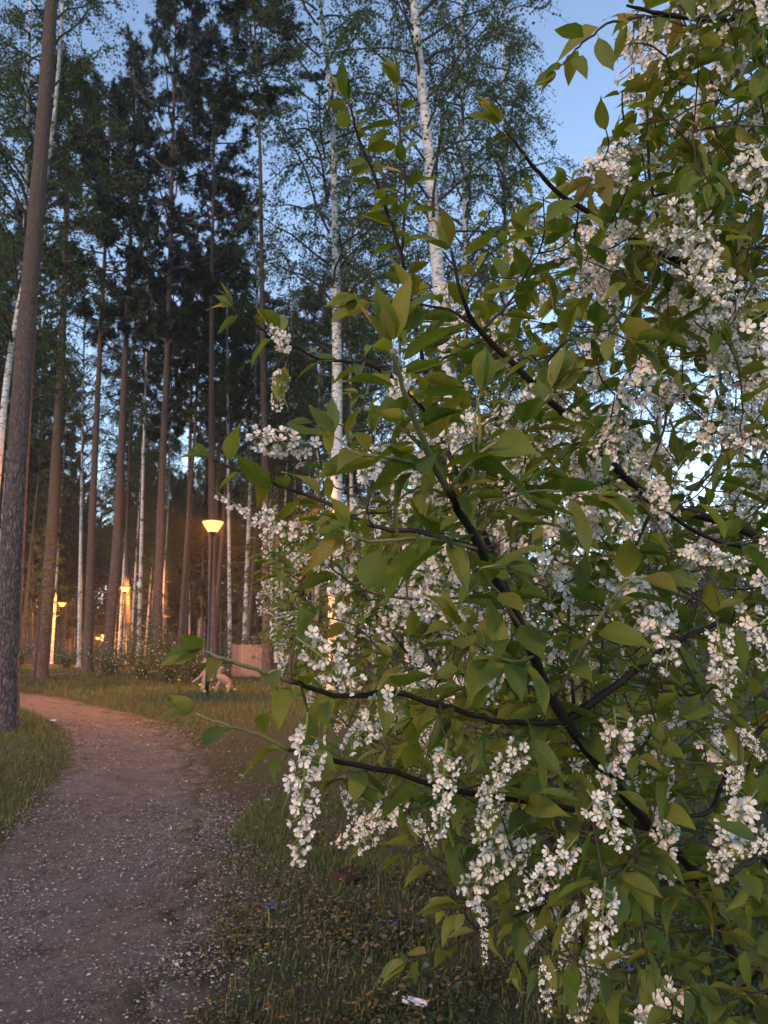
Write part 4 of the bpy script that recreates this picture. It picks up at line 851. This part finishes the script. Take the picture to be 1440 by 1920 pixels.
# fill of the crown: leafy short shoots through its volume
YB = [-60, 60, 130, 220, 300, 400, 500, 600, 700, 800, 900, 1000, 1100, 1200, 1300, 1400, 1500, 1600, 1660, 1740, 1820, 1920]
XB = [1170, 1190, 1230, 1150, 1060, 1010, 900, 720, 660, 640, 600, 570, 640, 620, 580, 620, 660, 720, 800, 900, 1020, 1120]
att = []; tries = 0
while len(att) < 960 and tries < 40000:
    tries += 1
    py = rng.uniform(-80, 1960); xl = np.interp(py, YB, XB); px = rng.uniform(xl, 1560); d = 1.10 + 1.1 * rng.random() ** 1.2
    if px > 1440 and rng.random() < .5: continue
    far = (px - xl) / 300.0
    if far < 1 and rng.random() > .30 + .7 * far: continue
    if 100 < py < 420 and px < 1230 and rng.random() < .5: continue
    p = P(px, py, d)
    if p[2] < .12: continue
    att.append((p, px, py))
A0 = np.array(NODES); att.sort(key=lambda a: np.linalg.norm(A0 - a[0], axis=1).min())
for p, px, py in att:
    c = connect(p)
    if c is None: continue
    t = nrm(nrm(p - base) * .6 + nrm(c[-1] - c[0]) + rng.normal(size=3) * .25); ln = rng.uniform(.05, .13)
    c2 = catmull([p, p + t * ln * .5 + rng.normal(size=3) * .006, p + t * ln + np.array([0, 0, -.012])], 4); TW.append((c2, .0016)); leaf_run(c2, .1, 1, .036, rng.uniform(.055, .078)); tip_tuft(c2[-1], nrm(c2[-1] - c2[-2]), .06) if rng.random() < .35 else None
    for kk in range(1): add_leaf(c[rng.integers(1, len(c))], rng.normal(size=3) * .8 + np.array([0, 0, -.2]), rng.uniform(.055, .085))
    fp = .26 if py < 1130 else (.16 if py < 1600 else .06)
    if px > 1050 and 380 < py < 1050: fp = .42
    if py < 380: fp = .15
    if py > 1280 and px < 1080: fp = .0
    if py > 1150 and px < 800: fp = .05
    for kk in range(1 + (rng.random() < .22)):
        if rng.random() < fp and sum(1 for _ in ()) == 0 and len(RACS) < 760:
            q = c2[rng.integers(2, len(c2))]; dr = nrm(t * rng.uniform(.1, .8) + np.array([-.1, -.25, -rng.uniform(.3, 1.1)]) + rng.normal(size=3) * .4); rac(q, q + dr * rng.uniform(.095, .150))
mb = MB()
for c, r in TW: tube(mb, to_bush(c), np.linspace(r, r * .6, len(c)), 5, 0, cap=False)
tw = mb.obj('twig_mass', [M['twig']], BUSH); tag(tw, kind='stuff')
# leaves: the 300 that show largest are objects, the rest one mass
LP = np.array([l[0] for l in LEAVES]); LD = np.array([l[1] for l in LEAVES]); LU = np.array([l[2] for l in LEAVES]); LS = np.array([l[3] for l in LEAVES])
px, py, dep = project(LP); ok = (px > -60) & (px < 1500) & (py > -60) & (py < 1980); app = np.where(ok, LS / dep, 0); order = np.argsort(-app)
near_ok = dep > .45; order = np.array([k for k in order if near_ok[k]])
FR = frame(LD, LU); FR[:, :, 0] *= rng.uniform(.75, 1.2, len(FR))[:, None]; FR[:, :, 2] *= rng.uniform(.4, 1.7, len(FR))[:, None]
for k in order[:300]:
    o = link('leaf', LEAFM[int(rng.integers(0, 5))], BUSH); m4 = Matrix.Identity(4)
    for a in range(3):
        for b in range(3): m4[a][b] = float(FR[k][a][b] * LS[k])
        m4[a][3] = float(LP[k][a] - BUSH_O[a])
    o.matrix_local = m4
rest = order[300:]; mb = MB(); va = rng.integers(0, 5, len(rest))
for v_ in range(5):
    ii = rest[va == v_]; tv, tf, tuv = LEAF[v_] if v_ < 2 else LEAFLO[v_ - 2]
    instance(mb, tv, tf, FR[ii] * LS[ii][:, None, None], LP[ii] - BUSH_O, 0, rng.random(len(ii)), tuv)
tag(mb.obj('foliage', M['leaf'], BUSH), kind='stuff')
# racemes
def place_rac(o, s, e, L0=.092, origin=BUSH_O):
    d = e - s; L = np.linalg.norm(d); fr_ = frame(nrm(d)[None], (np.array([0, 0, 1.0]) + rng.normal(size=3) * .8)[None])[0] * (L / L0); m4 = Matrix.Identity(4)
    for a in range(3):
        for b in range(3): m4[a][b] = float(fr_[a][b])
        m4[a][3] = float(s[a] - origin[a])
    o.matrix_local = m4
nfl = 0
RS = sorted(RACS, key=lambda r: (not r[2], float(project(r[0])[2])))
extra = MB(); nr = 0
for s, e, h in RS:
    if h and nfl < 290:
        Lr = float(np.linalg.norm(e - s)); nf = int(np.clip(Lr / .0028, 26, 50)); ax, fl = raceme_layout(Lr, nf, .035); mb = MB(); stalk_into(mb, ax, fl)
        o = mb.obj('flower_cluster', M['stalk'], BUSH); place_rac(o, s, e, Lr)
        for p, q, face, r, k in fl:
            f = link('flower', FLOM[k], o); x = nrm(np.cross(face, rng.normal(size=3))); y = np.cross(face, x); m4 = Matrix.Identity(4)
            for a in range(3): m4[a][0], m4[a][1], m4[a][2], m4[a][3] = float(x[a] * r), float(y[a] * r), float(face[a] * r), float(q[a])
            f.matrix_local = m4; nfl += 1
        nr += 1
    elif nr < 300:
        o = link('flower_cluster', RAC[int(rng.integers(0, 6))] if project(s)[2] < 1.75 else RACLO[int(rng.integers(0, 5))], BUSH); place_rac(o, s, e); nr += 1
    else:
        ax, fl = raceme_layout(.11, 20, .25)
        d = e - s; fr_ = frame(nrm(d)[None], (np.array([0, 0, 1.0]) + rng.normal(size=3) * .8)[None])[0] * (np.linalg.norm(d) / .11)
        for p, q, face, r, k in fl:
            v, f, m = FLOLO[min(1, k)]; x = nrm(np.cross(face, rng.normal(size=3))); Rm = np.stack([x, np.cross(face, x), face], 1) * r
            extra.add((v @ Rm.T + q) @ fr_.T + to_bush(s), f, m, rng.random())
if extra.n: tag(extra.obj('blossom_mass', [M['petal'], M['centre']], BUSH, False), kind='stuff')

# ------------------------------------------------------------------ second, smaller bird cherry behind
B2 = thing('bird_cherry_bush', 'smaller bird cherry with tiny-looking white blossom behind the large bush', 'bush', (1.0, 4.1, float(terr(1.0, 4.1)))); O2 = np.array(B2.location)
nodes = []; 
for k in range(11):
    a = -1 + 2 * k / 10; tip = P(560 + 85 * k + rng.normal() * 30, 1000 + 60 * rng.normal() - (0 if k < 4 else 90), 3.3 + .9 * rng.random()); c = catmull([O2 + [a * .15, .05 * rng.normal(), -.03], O2 * .55 + tip * .45 + [0, 0, .12], tip], 8); mb = MB(); tube(mb, c - O2, np.linspace(.016, .003, len(c)), 6); mb.obj('branch', M['cherry_bark'], B2); nodes += list(c[4:])
YB2 = [820, 900, 960, 1020, 1100, 1200, 1280, 1340, 1420, 1520]; XB2 = [1000, 900, 640, 500, 480, 520, 560, 640, 760, 900]
tw = MB(); lp = []; ld_ = []; rc = []; att = []
while len(att) < 520:
    py = rng.uniform(820, 1520); x2 = np.interp(py, YB2, XB2); px = x2 + (1480 - x2) * rng.random() ** 1.6; att.append(P(px, py, rng.uniform(2.7, 4.6)))
A0 = np.array(nodes); att.sort(key=lambda p: np.linalg.norm(A0 - p, axis=1).min())
for p in att:
    A = np.array(nodes); q = A[np.linalg.norm(A - p, axis=1).argmin()]; c = catmull([q, (p + q) / 2 + rng.normal(size=3) * .02, p], 4); tube(tw, c - O2, np.linspace(.003, .0016, len(c)), 4, 0, cap=False); nodes += list(c[2:])
    for k in range(9): lp.append(p + rng.normal(size=3) * .03 + (q - p) * rng.uniform(0, .5)); ld_.append(rng.normal(size=3) * np.array([1, 1, .5]) + [0, 0, -.25])
    if rng.random() < .5 and len(rc) < 295: rc.append((p, p + nrm(np.array([0, 0, -.5]) + rng.normal(size=3) * .6) * rng.uniform(.08, .12)))
tag(tw.obj('twig_mass', M['twig'], B2), kind='stuff'); lp = np.array(lp); ld_ = np.array(ld_); n = len(lp)
mb = MB(); fr2 = frame(ld_, np.tile([0, 0, 1.0], (n, 1)) + rng.normal(size=(n, 3)) * .4) * rng.uniform(.05, .085, n)[:, None, None]; va = rng.integers(0, 3, n)
for v_ in range(3):
    ii = va == v_; tv, tf, tuv = LEAFLO[v_]; instance(mb, tv, tf, fr2[ii], lp[ii] - O2, 0, rng.random(ii.sum()), tuv)
tag(mb.obj('foliage', M['leaf'], B2), kind='stuff')
for s, e in rc:
    o = link('flower_cluster', RACLO[int(rng.integers(0, 5))], B2); place_rac(o, s, e, .092, O2)


# ------------------------------------------------------------------ thin scattering volume added so the lamps show a halo; the air is clear
mb = MB(); box(mb, -260, 260, -60, 330, -6, 34); m, nt, nn, l = mat('halo_scatter'); v = N(nt, 'ShaderNodeVolumePrincipled', Density=0.0005); v.inputs['Color'].default_value = (.9, .92, .95, 1)
o = nt.nodes.new('ShaderNodeOutputMaterial'); l.new(v.outputs[0], o.inputs['Volume']); tag(mb.obj('halo_volume', m, None, False), kind='stuff')
